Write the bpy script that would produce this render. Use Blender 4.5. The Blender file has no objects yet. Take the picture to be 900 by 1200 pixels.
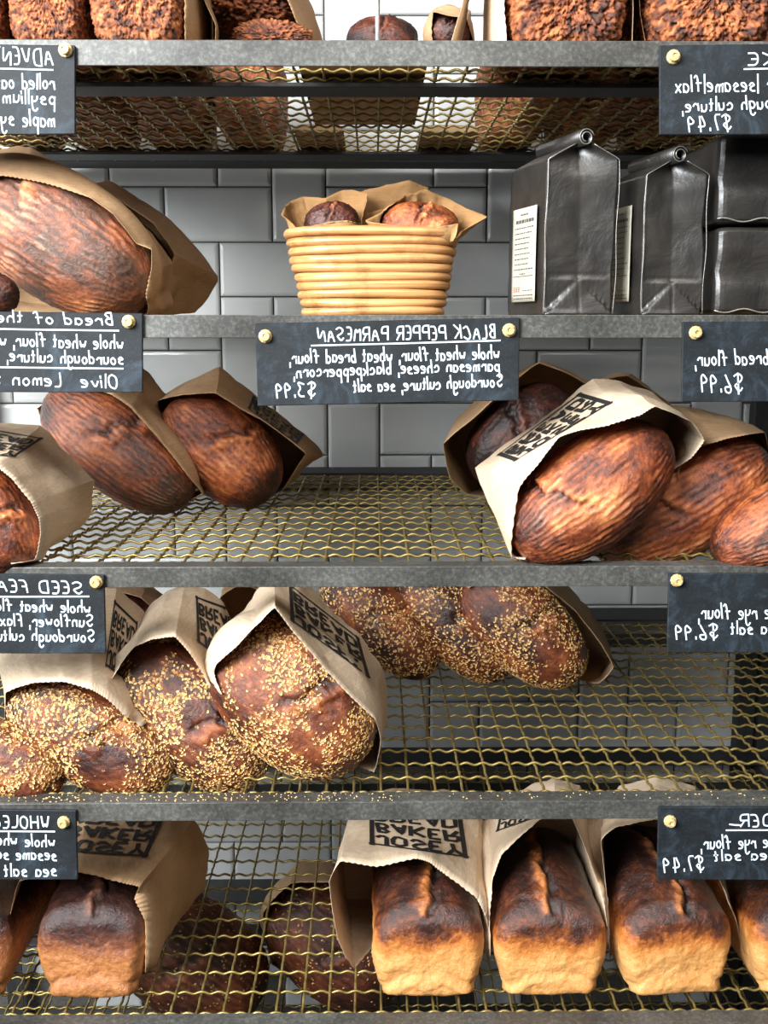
import bpy, bmesh, math, random
import numpy as np
from mathutils import Matrix, Vector
from mathutils.bvhtree import BVHTree

C = bpy.context.scene.collection
SC = bpy.context.scene

# ------------------------------------------------------------------ camera
F = 1266.0                       # focal length in pixels of the 900 x 1200 frame
TH = math.radians(9.64)          # looking down
PSI = 0.0107                     # turned slightly to the right
ZC = 1.30
cam_d = bpy.data.cameras.new('camera')
cam = bpy.data.objects.new('camera', cam_d); C.objects.link(cam)
cam.location = (0, 0, ZC)
cam.rotation_euler = (math.pi/2 - TH, 0, -PSI)
cam_d.sensor_fit = 'VERTICAL'; cam_d.sensor_height = 24.0
cam_d.lens = F/1200*24.0
cam_d.clip_start = 0.01
SC.camera = cam
RM = cam.rotation_euler.to_matrix()
CAM = Vector((0, 0, ZC))

# ------------------------------------------------------------------ light
SC.view_settings.view_transform = 'Standard'
SC.view_settings.look = 'None'
SC.view_settings.gamma = 1.0
SC.view_settings.exposure = 0.0
SC.view_settings.use_curve_mapping = False
w = bpy.data.worlds.new('daylight'); SC.world = w; w.use_nodes = True
bg = w.node_tree.nodes['Background']
bg.inputs[0].default_value = (0.80, 0.90, 1.0, 1); bg.inputs[1].default_value = 0.06

def area(name, loc, target, sx, sy, power, col):
    d = bpy.data.lights.new(name, 'AREA'); d.shape = 'RECTANGLE'; d.size = sx; d.size_y = sy
    d.energy = power; d.color = col
    o = bpy.data.objects.new(name, d); C.objects.link(o); o.location = loc
    o.rotation_euler = (Vector(target)-Vector(loc)).to_track_quat('-Z', 'Y').to_euler()
    return o
area('window_daylight', (-1.55, -0.75, 2.3), (0.12, 1.3, 0.95), 1.4, 1.2, 300, (0.93, 0.97, 1.0))
area('side_window', (-1.95, 1.25, 1.45), (0.3, 1.80, 1.15), 0.7, 0.9, 32, (0.88, 0.95, 1.0))
area('overhead_fill', (0.35, -0.3, 2.75), (0.05, 1.3, 1.0), 1.1, 0.8, 30, (1.0, 0.95, 0.88))  # soft front fill added above the camera, no lamp known there

# ------------------------------------------------------------------ projection helpers
def ray(px, py):
    return (RM @ Vector(((px-450)/F, (600-py)/F, -1.0)))
def P(px, py, Y):
    d = ray(px, py); return CAM + d*(Y/d.y)
def PZ(px, py, Z):
    d = ray(px, py); return CAM + d*((Z-ZC)/d.z)
def depth(p):
    return -(RM.transposed() @ (Vector(p)-CAM)).z
def mpp(p):                      # metres per pixel at a point
    return depth(p)/F
D0 = 1.085                       # front face of the shelf rails
RIGHT = Vector((1, 0, 0))
FWD = (RM @ Vector((0, 0, -1))).normalized()
UP = RIGHT.cross(FWD).normalized()
SHZ = [P(436, y, Y).z for y, Y in ((47, D0), (369, D0), (664, D0), (940, D0), (1187, D0+.025))]
SHZ.append(SHZ[4]-.26)

# ------------------------------------------------------------------ noise
def _hash(i, j, k, s):
    h = (i.astype(np.int64)*374761393 + j.astype(np.int64)*668265263 + k.astype(np.int64)*1440662683 + s*974634777) & 0xffffffff
    h = ((h ^ (h >> 13))*1274126177) & 0xffffffff
    h = ((h ^ (h >> 15))*2246822519) & 0xffffffff
    h = h ^ (h >> 14)
    return (h & 0xffff)/65535.0
def vn(p, s=0):
    p = np.asarray(p, float); f = np.floor(p); t = p-f; t = t*t*(3-2*t)
    i, j, k = f[:, 0].astype(int), f[:, 1].astype(int), f[:, 2].astype(int)
    r = 0
    for a in (0, 1):
        for b in (0, 1):
            for c in (0, 1):
                wgt = (t[:, 0] if a else 1-t[:, 0])*(t[:, 1] if b else 1-t[:, 1])*(t[:, 2] if c else 1-t[:, 2])
                r = r+wgt*_hash(i+a, j+b, k+c, s)
    return r
def fbm(p, s=0, o=4):
    p = np.asarray(p, float); r = 0; a = .5; n = 0
    for q in range(o):
        r = r+a*vn(p*2**q, s+q*17); n += a; a *= .5
    return r/n
def sstep(a, b, x):
    t = np.clip((x-a)/(b-a), 0, 1); return t*t*(3-2*t)

# ------------------------------------------------------------------ materials
def lin(c):
    return tuple((v/255/12.92 if v/255 <= .04045 else ((v/255+.055)/1.055)**2.4) for v in c)+(1.0,)
class Mat:
    def __init__(s, name, rough=.6, metal=0, base=None, spec=None):
        s.m = bpy.data.materials.new(name); s.m.use_nodes = True
        s.t = s.m.node_tree; s.b = s.t.nodes['Principled BSDF']
        s.b.inputs['Roughness'].default_value = rough; s.b.inputs['Metallic'].default_value = metal
        if base: s.b.inputs['Base Color'].default_value = lin(base)
        if spec is not None: s.b.inputs['Specular IOR Level'].default_value = spec
    def n(s, typ, **kw):
        o = s.t.nodes.new(typ)
        for k, v in kw.items():
            if k in o.inputs: o.inputs[k].default_value = v
            else: setattr(o, k, v)
        return o
    def l(s, a, b): s.t.links.new(a, b)
    def coord(s): return s.n('ShaderNodeTexCoord').outputs['Object']
    def noise(s, scale, detail=6, rough=.6, vec=None, dist=0):
        o = s.n('ShaderNodeTexNoise', Scale=scale, Detail=detail, Roughness=rough, Distortion=dist)
        s.l(vec or s.coord(), o.inputs['Vector']); return o.outputs['Fac']
    def ramp(s, fac, stops):
        o = s.n('ShaderNodeValToRGB'); e = o.color_ramp.elements
        while len(e) < len(stops): e.new(.5)
        for q, (p, c) in enumerate(stops): e[q].position = p; e[q].color = lin(c)
        s.l(fac, o.inputs[0]); return o.outputs[0]
    def mix(s, fac, a, b, mode='MIX'):
        o = s.n('ShaderNodeMix', data_type='RGBA', blend_type=mode)
        for v, i in ((fac, 0), (a, 6), (b, 7)):
            if hasattr(v, 'is_output'): s.l(v, o.inputs[i])
            else: o.inputs[i].default_value = v
        return o.outputs[2]
    def mr(s, v, a, b, c, d):
        o = s.n('ShaderNodeMapRange'); s.l(v, o.inputs[0])
        for q, x in enumerate((a, b, c, d)): o.inputs[1+q].default_value = x
        return o.outputs[0]
    def bump(s, h, strength=.3, dist=.002):
        o = s.n('ShaderNodeBump', Strength=strength, Distance=dist); s.l(h, o.inputs['Height'])
        s.l(o.outputs[0], s.b.inputs['Normal'])
    def col(s, c): s.l(c, s.b.inputs['Base Color'])

def m_steel():
    M = Mat('raw steel', .5, .0)
    n = M.noise(260, 8, .75); n2 = M.noise(9, 4, .6)
    c = M.ramp(n, ((.22, (62, 63, 63)), (.5, (100, 101, 100)), (.78, (158, 158, 154))))
    c2 = M.ramp(n2, ((.3, (150, 146, 140)), (.7, (225, 222, 215))))
    M.col(M.mix(1, c, c2, 'MULTIPLY')); M.bump(n, .25, .0006)
    M.l(M.mr(n2, .3, .7, .32, .55), M.b.inputs['Roughness'])
    M.b.inputs['Metallic'].default_value = .3
    return M.m
def m_blacksteel():
    M = Mat('black painted steel', .6); n = M.noise(90, 6)
    M.col(M.ramp(n, ((.3, (20, 20, 20)), (.8, (38, 37, 36))))); return M.m
def m_brass():
    M = Mat('galvanised yellow wire', .40, .65); n = M.noise(70, 5, .7)
    M.col(M.ramp(n, ((.25, (96, 80, 42)), (.5, (140, 120, 66)), (.8, (188, 170, 114))))); return M.m
def m_tile():
    M = Mat('grey glazed tile', .22); n = M.noise(3.2, 4, .6); n2 = M.noise(40, 3)
    M.col(M.ramp(n, ((.25, (158, 160, 159)), (.75, (188, 188, 184))))); M.bump(M.noise(6, 3), .25, .01)
    M.b.inputs['Coat Weight'].default_value = .3; M.b.inputs['Coat Roughness'].default_value = .1
    return M.m
def m_grout():
    M = Mat('dark grout', .9); n = M.noise(200)
    M.col(M.ramp(n, ((.3, (52, 48, 44)), (.7, (78, 74, 68))))); return M.m
def m_floor():
    M = Mat('concrete floor', .8); n = M.noise(4, 8)
    M.col(M.ramp(n, ((.3, (36, 34, 32)), (.7, (56, 53, 50))))); return M.m
def m_paper(name, tones):
    M = Mat(name, .82, spec=.25); n = M.noise(5, 5, .6); n2 = M.noise(420, 3, .7)
    mp = M.n('ShaderNodeMapping'); mp.inputs['Scale'].default_value = (60, 60, 900); M.l(M.coord(), mp.inputs[0])
    fib = M.noise(1.2, 3, .6, mp.outputs[0])
    c = M.ramp(n, tuple(zip((.25, .5, .8), tones)))
    f = M.ramp(fib, ((.3, (222, 216, 208)), (.7, (255, 255, 255))))
    M.col(M.mix(.8, c, f, 'MULTIPLY'))
    M.bump(M.noise(46, 5, .62, None, .6), .35, .004)
    M.b.inputs['Subsurface Weight'].default_value = 0
    return M.m
def m_crust(name, stops, flour, rough=.42, bumpy=.45, scale=230):
    M = Mat(name, rough, spec=.55)
    a = M.n('ShaderNodeAttribute', attribute_name='crust')
    s = M.n('ShaderNodeSeparateColor'); M.l(a.outputs['Color'], s.inputs[0])
    n = M.noise(scale, 6, .7)
    nn = M.mr(n, .25, .75, -.16, .16)
    ad = M.n('ShaderNodeMath', operation='ADD'); M.l(s.outputs[0], ad.inputs[0]); M.l(nn, ad.inputs[1])
    c = M.ramp(ad.outputs[0], stops)
    n2 = M.noise(scale*1.6, 4, .7)
    ml = M.n('ShaderNodeMath', operation='MULTIPLY'); M.l(s.outputs[1], ml.inputs[0]); M.l(M.mr(n2, .35, .65, .25, 1), ml.inputs[1])
    M.col(M.mix(ml.outputs[0], c, lin(flour)))
    M.bump(n, bumpy, .003)
    return M.m
def m_simple(name, rgb, rough=.6, metal=0, var=.12, scale=120, bump=0, spec=None):
    M = Mat(name, rough, metal, spec=spec); n = M.noise(scale, 5, .65)
    lo = tuple(v*(1-var) for v in rgb); hi = tuple(min(255, v*(1+var)) for v in rgb)
    M.col(M.ramp(n, ((.3, lo), (.7, hi))))
    if bump: M.bump(n, bump, .002)
    return M.m
def m_slate():
    M = Mat('chalkboard', .62, spec=.3); n = M.noise(19, 8, .72, None, 1.2); n2 = M.noise(320, 3, .8)
    c = M.ramp(n, ((.30, (14, 16, 18)), (.52, (24, 29, 33)), (.68, (46, 57, 66)), (.86, (96, 110, 120))))
    d = M.ramp(n2, ((.55, (0, 0, 0)), (.8, (60, 62, 64))))
    M.col(M.mix(.55, c, d, 'ADD')); return M.m
def m_cane():
    M = Mat('pale cane', .38)
    mp = M.n('ShaderNodeMapping'); mp.inputs['Scale'].default_value = (6, 6, 260); M.l(M.coord(), mp.inputs[0])
    n = M.noise(1.5, 6, .65, mp.outputs[0]); n2 = M.noise(22, 5, .7)
    c = M.ramp(n, ((.25, (138, 88, 48)), (.48, (190, 140, 90)), (.8, (216, 174, 124))))
    d = M.ramp(n2, ((.28, (178, 150, 112)), (.5, (255, 250, 240))))
    M.col(M.mix(.9, c, d, 'MULTIPLY')); M.bump(n, .3, .001); return M.m
def m_foil():
    M = Mat('matt black foil', .44, spec=.5); n = M.noise(26, 4, .6, None, .5)
    M.col(M.ramp(n, ((.3, (25, 23, 21)), (.7, (42, 38, 34))))); M.bump(n, .35, .006)
    M.b.inputs['Coat Weight'].default_value = .25; M.b.inputs['Coat Roughness'].default_value = .3
    return M.m
MT = dict(steel=m_steel(), black=m_blacksteel(), brass=m_brass(), tile=m_tile(), grout=m_grout(), floor=m_floor(),
    kraft=m_paper('kraft paper', ((158, 124, 90), (182, 148, 112), (200, 168, 132))),
    kraft_pale=m_paper('pale kraft paper', ((192, 170, 142), (210, 188, 162), (222, 204, 180))),
    baking=m_paper('brown baking paper', ((148, 108, 66), (172, 132, 88), (196, 158, 112))),
    ink=m_simple('black ink', (24, 22, 21), .7), chalk=m_simple('chalk', (206, 218, 228), .9, var=.1, scale=900),
    slate=m_slate(), bolt=m_simple('brass bolt', (214, 186, 130), .35, .35, .2, 400), cane=m_cane(), foil=m_foil(),
    foil_edge=m_simple('silver bag edge', (150, 146, 138), .35, .6), label=m_simple('cream label paper', (172, 167, 150), .7, 0, .03),
    red=m_simple('red ink', (206, 84, 70), .7), grey_ink=m_simple('grey ink', (74, 70, 64), .7),
    rod=m_simple('pale steel rod', (200, 200, 202), .3, .5),
    batard=m_crust('dark wheat crust', ((0, (24, 11, 7)), (.28, (66, 29, 16)), (.52, (122, 59, 31)), (.78, (176, 98, 52)), (1, (212, 146, 90))), (200, 168, 140), .36, .6, 260),
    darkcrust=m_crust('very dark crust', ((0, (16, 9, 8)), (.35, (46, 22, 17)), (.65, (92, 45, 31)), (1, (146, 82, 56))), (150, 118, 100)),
    seedcrust=m_crust('seeded crust', ((0, (22, 11, 9)), (.3, (54, 25, 16)), (.6, (106, 52, 29)), (1, (170, 100, 54))), (190, 150, 110), .36, .6, 260),
    pan=m_crust('white pan crust', ((0, (22, 13, 11)), (.2, (52, 27, 19)), (.38, (98, 50, 26)), (.54, (164, 92, 40)), (.7, (190, 120, 56)), (.86, (202, 142, 78)), (1, (208, 156, 96))), (220, 180, 140), .4, .7, 190),
    darktin=m_crust('dark tin crust', ((0, (20, 12, 12)), (.3, (50, 28, 23)), (.6, (92, 52, 38)), (.82, (140, 84, 50)), (1, (172, 112, 62))), (190, 150, 120), .36, .7, 190),
    rye=m_crust('crumbly rye crust', ((0, (44, 20, 11)), (.3, (104, 52, 25)), (.6, (156, 86, 44)), (1, (192, 126, 74))), (214, 176, 130), .65, .6, 200),
    seed=m_simple('sesame seed', (222, 182, 120), .45, 0, .12, 900), seed_toast=m_simple('toasted sesame seed', (186, 130, 64), .45, 0, .2, 900))

# ------------------------------------------------------------------ mesh helpers
class MB:
    def __init__(s): s.v = []; s.f = []
    def add(s, vs, fs):
        o = len(s.v); s.v += [tuple(p) for p in vs]; s.f += [tuple(i+o for i in f) for f in fs]
    def box(s, a, b, bev=0):
        x0, y0, z0 = a; x1, y1, z1 = b
        if not bev:
            s.add([(x0, y0, z0), (x1, y0, z0), (x1, y1, z0), (x0, y1, z0), (x0, y0, z1), (x1, y0, z1), (x1, y1, z1), (x0, y1, z1)],
                  [(0, 3, 2, 1), (4, 5, 6, 7), (0, 1, 5, 4), (1, 2, 6, 5), (2, 3, 7, 6), (3, 0, 4, 7)])
        else:
            bm = bmesh.new(); bmesh.ops.create_cube(bm, size=1)
            for v in bm.verts:
                v.co = ((x0+x1)/2+v.co.x*(x1-x0), (y0+y1)/2+v.co.y*(y1-y0), (z0+z1)/2+v.co.z*(z1-z0))
            bmesh.ops.bevel(bm, geom=bm.edges[:], offset=bev, segments=2, affect='EDGES', profile=.5)
            s.bm(bm)
    def bm(s, bm, M=None):
        bm.verts.index_update()
        s.add([(M @ v.co if M else v.co) for v in bm.verts], [[v.index for v in f.verts] for f in bm.faces]); bm.free()
    def tube(s, pts, r, n=6, closed=False, cap=True):
        pts = [Vector(p) for p in pts]; N = len(pts); vs = []; fs = []
        prev = None
        for i, p in enumerate(pts):
            a = pts[(i-1) % N] if (closed or i) else pts[i]; b = pts[(i+1) % N] if (closed or i < N-1) else pts[i]
            t = (b-a).normalized()
            if prev is None: u = t.orthogonal().normalized()
            else: u = (prev-t*prev.dot(t)).normalized()
            prev = u; v = t.cross(u); rr = r[i] if hasattr(r, '__len__') else r
            for k in range(n):
                an = 2*math.pi*k/n; vs.append(p+(u*math.cos(an)+v*math.sin(an))*rr)
        for i in range(N if closed else N-1):
            for k in range(n):
                j = (i+1) % N
                fs.append((i*n+k, i*n+(k+1) % n, j*n+(k+1) % n, j*n+k))
        if cap and not closed:
            fs.append(tuple(range(n-1, -1, -1))); fs.append(tuple((N-1)*n+k for k in range(n)))
        s.add(vs, fs)
    def obj(s, name, mat, parent=None, smooth=False, loc=None):
        me = bpy.data.meshes.new(name)
        v = s.v
        if loc is not None: v = [(p[0]-loc[0], p[1]-loc[1], p[2]-loc[2]) for p in v]
        me.from_pydata(v, [], s.f); me.update()
        return link(name, me, mat, parent, smooth, loc)
def link(name, me, mat, parent=None, smooth=False, loc=None):
    if smooth: me.polygons.foreach_set('use_smooth', [True]*len(me.polygons))
    for m in (mat if isinstance(mat, (list, tuple)) else (mat,)): me.materials.append(m)
    o = bpy.data.objects.new(name, me); C.objects.link(o)
    if loc is not None: o.location = loc
    if parent: o.parent = parent
    return o
def tag(o, label=None, cat=None, group=None, kind=None):
    if label: o['label'] = label
    if cat: o['category'] = cat
    if group: o['group'] = group
    if kind: o['kind'] = kind
    return o
def empty(name, loc, label, cat, group=None):
    o = bpy.data.objects.new(name, None); C.objects.link(o); o.location = loc
    return tag(o, label, cat, group)

# ------------------------------------------------------------------ setting: tiled wall and floor
YW = 1.915
c0 = P(255, 219, YW); u = abs(P(381, 250, YW).x-P(255, 250, YW).x)/2
x0 = c0.x-2*u; zr = c0.z                    # column 0 starts at x0; row 0 ends (downwards) at zr
wm = MB(); wm.box((-1.6, YW+.004, -.02), (1.6, YW+.10, 2.1)); wall = wm.obj('wall_back', MT['grout']); wall['kind'] = 'structure'
tm = MB(); g = .0022
def tile(xa, xb, za, zb):
    xa += g/2; xb -= g/2; za += g/2; zb -= g/2
    vs = []
    for ins, dy in ((0, .006), (0, -.0005), (.0022, -.0032), (.006, -.0042)):
        vs += [(xa+ins, YW+dy, za+ins), (xb-ins, YW+dy, za+ins), (xb-ins, YW+dy, zb-ins), (xa+ins, YW+dy, zb-ins)]
    fs = [(12, 13, 14, 15)]
    for L in range(3):
        for k in range(4): fs.append((L*4+k, L*4+(k+1) % 4, L*4+4+(k+1) % 4, L*4+4+k))
    tm.add(vs, fs)
i0 = -int((2.05-zr)/u)-1
for i in range(i0, int(zr/u)+1):
    ztop = zr+u-i*u
    for j in range(-12, 22):
        ph = (j-i) % 4; xa = x0+j*u
        if abs(xa) > 1.5: continue
        if ph == 0: tile(xa, xa+2*u, max(0, ztop-u), ztop)
        elif ph == 3: tile(xa, xa+u, max(0, ztop-2*u), ztop)
tl = tm.obj('wall_back_tiles', MT['tile']); tl['kind'] = 'structure'; tl.parent = wall
fm = MB(); fm.box((-1.6, -1.2, -.05), (1.6, YW+.10, 0)); fl = fm.obj('floor', MT['floor']); fl['kind'] = 'structure'

# ------------------------------------------------------------------ the rack
RX0, RX1, YB = -.66, .70, 1.895
rack = empty('bread_rack', (0, (D0+YB)/2, 0), 'tall steel bread rack with angle iron rails and crimped wire shelves before the tiled wall', 'rack')
rl = Vector((0, (D0+YB)/2, 0))
def rpart(mb, name, mat, smooth=False):
    o = mb.obj(name, mat, None, smooth, rl); o.parent = rack; o.location = (0, 0, 0); return o
PX = abs(P(568, 925, D0+.03).x-P(536, 925, D0+.03).x); PY = .0395; WR = .0016; AMP = .0016
def wire_mesh():
    m = MB(); ya, yb = D0+.030, 1.815; ny = int((yb-ya)/PY)+1; nx = int((RX1-RX0-.02)/PX)
    xs = RX0+.01
    for r in range(ny):
        y = ya+r*PY; q = 1 if r % 2 == 0 else -1
        pts = [(xs+t*PX/8, y, q*AMP*math.cos(2*math.pi*1.5*t/8)) for t in range(-2, nx*8+1)]
        m.tube(pts, WR, 5)
    for k in range(nx+1):
        x = xs+k*PX; q = -1 if k % 2 == 0 else 1
        # lies under where the cross wire humps over it
        pts = [(x, ya+t*PY/6, q*AMP*math.cos(2*math.pi*1.5*t/6)) for t in range(-2, (ny-1)*6+3)]
        m.tube(pts, WR, 5)
    return m
wire = None
for n, z in enumerate(SHZ):
    t = .0022; FH = (.0235, .0225, .0215, .0205, .0205, .0205)[n]
    m = MB(); m.box((RX0, D0, z-FH), (RX1, D0+t, z), .0006); m.box((RX0, D0+t, z-t), (RX1, D0+.026, z), .0006)
    rpart(m, 'front_rail', MT['steel'])
    m = MB(); m.box((RX0, 1.815, z-.004), (RX1, YB, z), .0006)
    rpart(m, 'back_rail', MT['black'])
    m = MB(); m.box((RX0, 1.69, z-.0125), (RX1, 1.752, z-.0075), .001); rpart(m, 'cross_bar', MT['black'])
    m = MB(); m.box((RX0, 1.228, z-.0125), (RX1, 1.280, z-.0075), .001)
    if n == 0: rpart(m, 'cross_bar', MT['black'])
    for s in (RX0, RX1-t):
        m = MB(); m.box((s, D0, z-FH), (s+t, YB, z-t-.0005)); rpart(m, 'side_rail', MT['steel'])
    if wire is None:
        wire = wire_mesh().obj('wire_mesh', MT['brass'], rack, True); o = wire
    else:
        o = wire.copy(); C.objects.link(o)
    o.location = (0, -rl.y, z-.0032)
xp = P(882, 560, 1.86).x
for px_, py_ in ((RX0-.03, D0+.003), (RX1, D0+.003), (RX0-.03, YB-.033), (RX1, YB-.033), (xp, 1.865)):
    m = MB(); top = SHZ[0]+.35
    m.box((px_, py_, 0), (px_+.03, py_+.003, top), .0006); m.box((px_, py_+.003, 0), (px_+.003, py_+.03, top), .0006)
    rpart(m, 'post', MT['black'])

# ------------------------------------------------------------------ hand lettering (single strokes)
G = {
'a': '46261514233344 4643', 'b': '1913 1526364544332314', 'c': '45362615142343', 'd': '46261514233344 4943', 'e': '14454636261514233343',
'f': '48392823 0636', 'g': '46261514233344 4641302011', 'h': '1913 1526364543', 'i': '1613 1718', 'k': '1913 4614 2543', 'l': '1913',
'm': '1613 152635 35332 3546565563'.replace('35332', '3533'), 'n': '1613 1526364543', 'o': '261514233344453626', 'p': '1610 1526364544332314',
'r': '1613 15263645', 's': '45362615254433130', 't': '28242333 1636', 'u': '1614233344 4643', 'v': '162346', 'w': '1623354356', 'x': '1643 4613',
'y': '16152444 464130201', 'z': '16461343',
'A': '133953 2545', 'B': '1319 194948472616 264655544313', 'C': '58392815142333 3354', 'D': '1319 193958544313', 'E': '49191343 1636', 'F': '491913 1636',
'G': '58391614233354 5646', 'H': '1913 5953 1656', 'J': '4944332314', 'K': '1913 5916 2653', 'L': '191343', 'M': '1319364953', 'N': '13195359',
'O': '3918152333545839', 'P': '1319 194958564616', 'R': '1319 194958564616 3653', 'S': '58391817265544332314', 'T': '1959 3933', 'V': '193359', 'W': '1923364359',
'Y': '193659 3633', '3': '184948373645443313', '4': '49154 5 5953'.replace(' ', ''), '6': '49261413334445361', '7': '194923', '9': '462617284948 4843',
'$': '58391817265544332314 393 3932', ',': '2321', '.': '2324', '|': '2922', 'I': '1913'}
G['s'] = '453626152544331312'[:16]; G['4'] = '391555 4943'; G['6'] = '492615133344453515'; G['9'] = '4626172839484643'; G['$'] = '58391817265544332314 3a32'.replace('a', '9')
G['4'] = '39155 5'.replace(' ', '') + ' 4943'; G['y'] = '16152434 4641302011'; G['m'] = '1613 15263533 3546555 3'.replace(' 3546555 3', ' 35465553')
G['w'] = '1623354356'; G['E'] = '49191343 1636'; G['B'] = '1319 19394837263616 36454 4331 3'.replace('454 4331 3', '45443313')
def strokes(text):
    """polylines in em units (baseline 0, capital height 1) and the total advance"""
    out = []; x = 0.0; rnd = random.Random(text)
    for ch in text:
        if ch == ' ': x += .42; continue
        s = G.get(ch)
        if not s: x += .4; continue
        mx = 0; dy = rnd.uniform(-.055, .055); sl = rnd.uniform(-.02, .12)
        minx = min(int(st[i]) for st in s.split() for i in range(0, len(st)-1, 2))
        for st in s.split():
            pl = []
            for i in range(0, len(st)-1, 2):
                a = (int(st[i])-minx)/6*.62; b = (int(st[i+1])-3)/6; mx = max(mx, a); pl.append((x+a+b*sl, b+dy))
            out.append(pl)
        x += mx+.2
    return out, max(x-.2, .01)
def smooth(pl, it=2):
    for _ in range(it):
        if len(pl) < 3: return pl
        q = [pl[0]]
        for a, b in zip(pl[:-1], pl[1:]):
            q += [(a[0]*.75+b[0]*.25, a[1]*.75+b[1]*.25), (a[0]*.25+b[0]*.75, a[1]*.25+b[1]*.75)]
        q.append(pl[-1]); pl = q
    return pl
def ribbon(mb, pl, wd, f, cap=True):
    """flat stroke of width wd along 2-D polyline, mapped to space by f(x, y)"""
    n = len(pl)
    L = []; R = []
    for i in range(n):
        a = pl[max(i-1, 0)]; b = pl[min(i+1, n-1)]; dx, dy = b[0]-a[0], b[1]-a[1]; d = math.hypot(dx, dy) or 1
        nx, ny = -dy/d*wd/2, dx/d*wd/2; ex = ey = 0
        if i in (0, n-1):
            k = -1 if i == 0 else 1; ex, ey = dx/d*wd*.3*k, dy/d*wd*.3*k
        L.append((pl[i][0]+nx+ex, pl[i][1]+ny+ey)); R.append((pl[i][0]-nx+ex, pl[i][1]-ny+ey))
    vs = [f(*p) for p in L]+[f(*p) for p in R]
    mb.add(vs, [(i, i+1, n+i+1, n+i) for i in range(n-1)])

# ------------------------------------------------------------------ chalkboard signs
SY = D0-.0045
def sign(corners, lines, rules, bolts, label, wd=1.8):
    """corners in pixels: top-left, top-right, bottom-right, bottom-left; the writing runs right to left"""
    ps = [P(x, y, SY) for x, y in corners]
    base = Vector(((ps[0].x+ps[1].x)/2, SY, (ps[2].z+ps[3].z)/2))
    root = empty('chalkboard_sign', base, label, 'sign', 'chalkboard price signs on the rails')
    bm = bmesh.new()
    fr = [bm.verts.new(p-base) for p in ps]; bk = [bm.verts.new(p-base+Vector((0, .004, 0))) for p in ps]
    bm.faces.new(fr[::-1]); bm.faces.new(bk)
    for k in range(4): bm.faces.new((fr[k], fr[(k+1) % 4], bk[(k+1) % 4], bk[k]))
    bmesh.ops.recalc_face_normals(bm, faces=bm.faces[:])
    bmesh.ops.bevel(bm, geom=bm.edges[:], offset=.0007, segments=1, affect='EDGES')
    me = bpy.data.meshes.new('board'); bm.to_mesh(me); bm.free()
    link('board', me, MT['slate'], root)
    YT = SY-.0004
    for text, xr, xl, yr, yl, h in lines:
        mb = MB(); st, tot = strokes(text)
        def f(x, y, xr=xr, xl=xl, yr=yr, yl=yl, h=h, tot=tot):
            t = x/tot; return P(xr+(xl-xr)*t, yr+(yl-yr)*t-y*h, YT)-base
        sx = abs(xr-xl)/tot
        for pl in st:
            q = smooth(pl)
            # constant pen width in pixels: build the ribbon in pixel space
            qp = [(p[0]*sx, p[1]*h) for p in q]
            if len(qp) > 1: ribbon(mb, qp, wd, lambda X, Y_, f=f, sx=sx, h=h: f(X/sx, Y_/h))
        mb.obj('lettering', MT['chalk'], root)
    if rules:
        mb = MB()
        for xa, ya, xb, yb in rules: ribbon(mb, [(xa, ya), ((xa+xb)/2, (ya+yb)/2+.3), (xb, yb)], wd, lambda X, Y_: P(X, Y_, YT)-base)
        mb.obj('underline', MT['chalk'], root)
    for bx, by in bolts:
        c = P(bx, by, SY)-base; mb = MB()
        pr = [(.0068, 0), (.0068, -.0015), (.0060, -.0025), (.0050, -.0026), (.0050, -.0062), (.0044, -.0070), (.0025, -.0072), (.0022, -.0060)]
        n = 12
        vs = [(c.x+r*math.cos(2*math.pi*k/n), c.y+y, c.z+r*math.sin(2*math.pi*k/n)) for r, y in pr for k in range(n)]
        fs = [(i*n+k, (i+1)*n+k, (i+1)*n+(k+1) % n, i*n+(k+1) % n) for i in range(len(pr)-1) for k in range(n)]
        fs.append(tuple((len(pr)-1)*n+k for k in range(n))); mb.add(vs, fs)
        mb.obj('bolt', MT['bolt'], root)
    return root
sign(((-230, 49), (88, 53), (88, 157), (-230, 160)),
     (('ADVENT', 62, -9, 77, 75, 20), ('rolled oat', 64, -4, 105, 103, 18), ('psyllium', 64, 4, 122, 120, 17), ('maple sy', 64, 2, 149, 146, 19)),
     ((62, 82, -60, 78),), ((77, 59),), 'chalkboard sign with a rolled oat recipe at the top left corner of the rack')
sign(((773, 53), (1090, 49), (1090, 157), (773, 158)),
     (('KE', 910, 877, 76, 77, 14), ('er |sesame|flax', 915, 792, 105, 108, 19), ('dough culture,', 913, 800, 126, 131, 16), ('$7.49', 857, 808, 152, 154, 18)),
     ((872, 81, 930, 79),), ((789, 67),), 'chalkboard sign reading sesame and flax at the top right corner of the rack')
sign(((-240, 362), (167, 367), (167, 460), (-240, 459)),
     (('Bread of the', 132, -3, 381, 377, 14), ('whole wheat flour, wh', 144, -8, 409, 405, 16), ('sourdough culture,', 144, 9, 427, 423, 15), ('Olive  Lemon z', 138, -6, 455, 450, 16)),
     ((139, 387.5, -80, 384), (144, 432, -80, 429)), ((151, 377),), 'chalkboard sign with olive and lemon bread written below two ruled lines')
sign(((299, 379), (609, 372), (608, 469), (302, 476)),
     (('BLACK PEPPER PARMESAN', 580, 374, 396, 400, 15.5), ('whole wheat flour, wheat bread flour,', 585, 340, 420, 426, 16),
      ('parmesan cheese, blackpeppercorn,', 585, 345, 434, 442, 15), ('Sourdough culture, sea salt', 588, 415, 453, 459, 15), ('$3.99', 369, 325, 464, 466, 17)),
     ((586, 399, 365, 405),), ((311, 394), (596.5, 387)), 'chalkboard sign for black pepper parmesan bread hanging below the cane basket')
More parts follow.
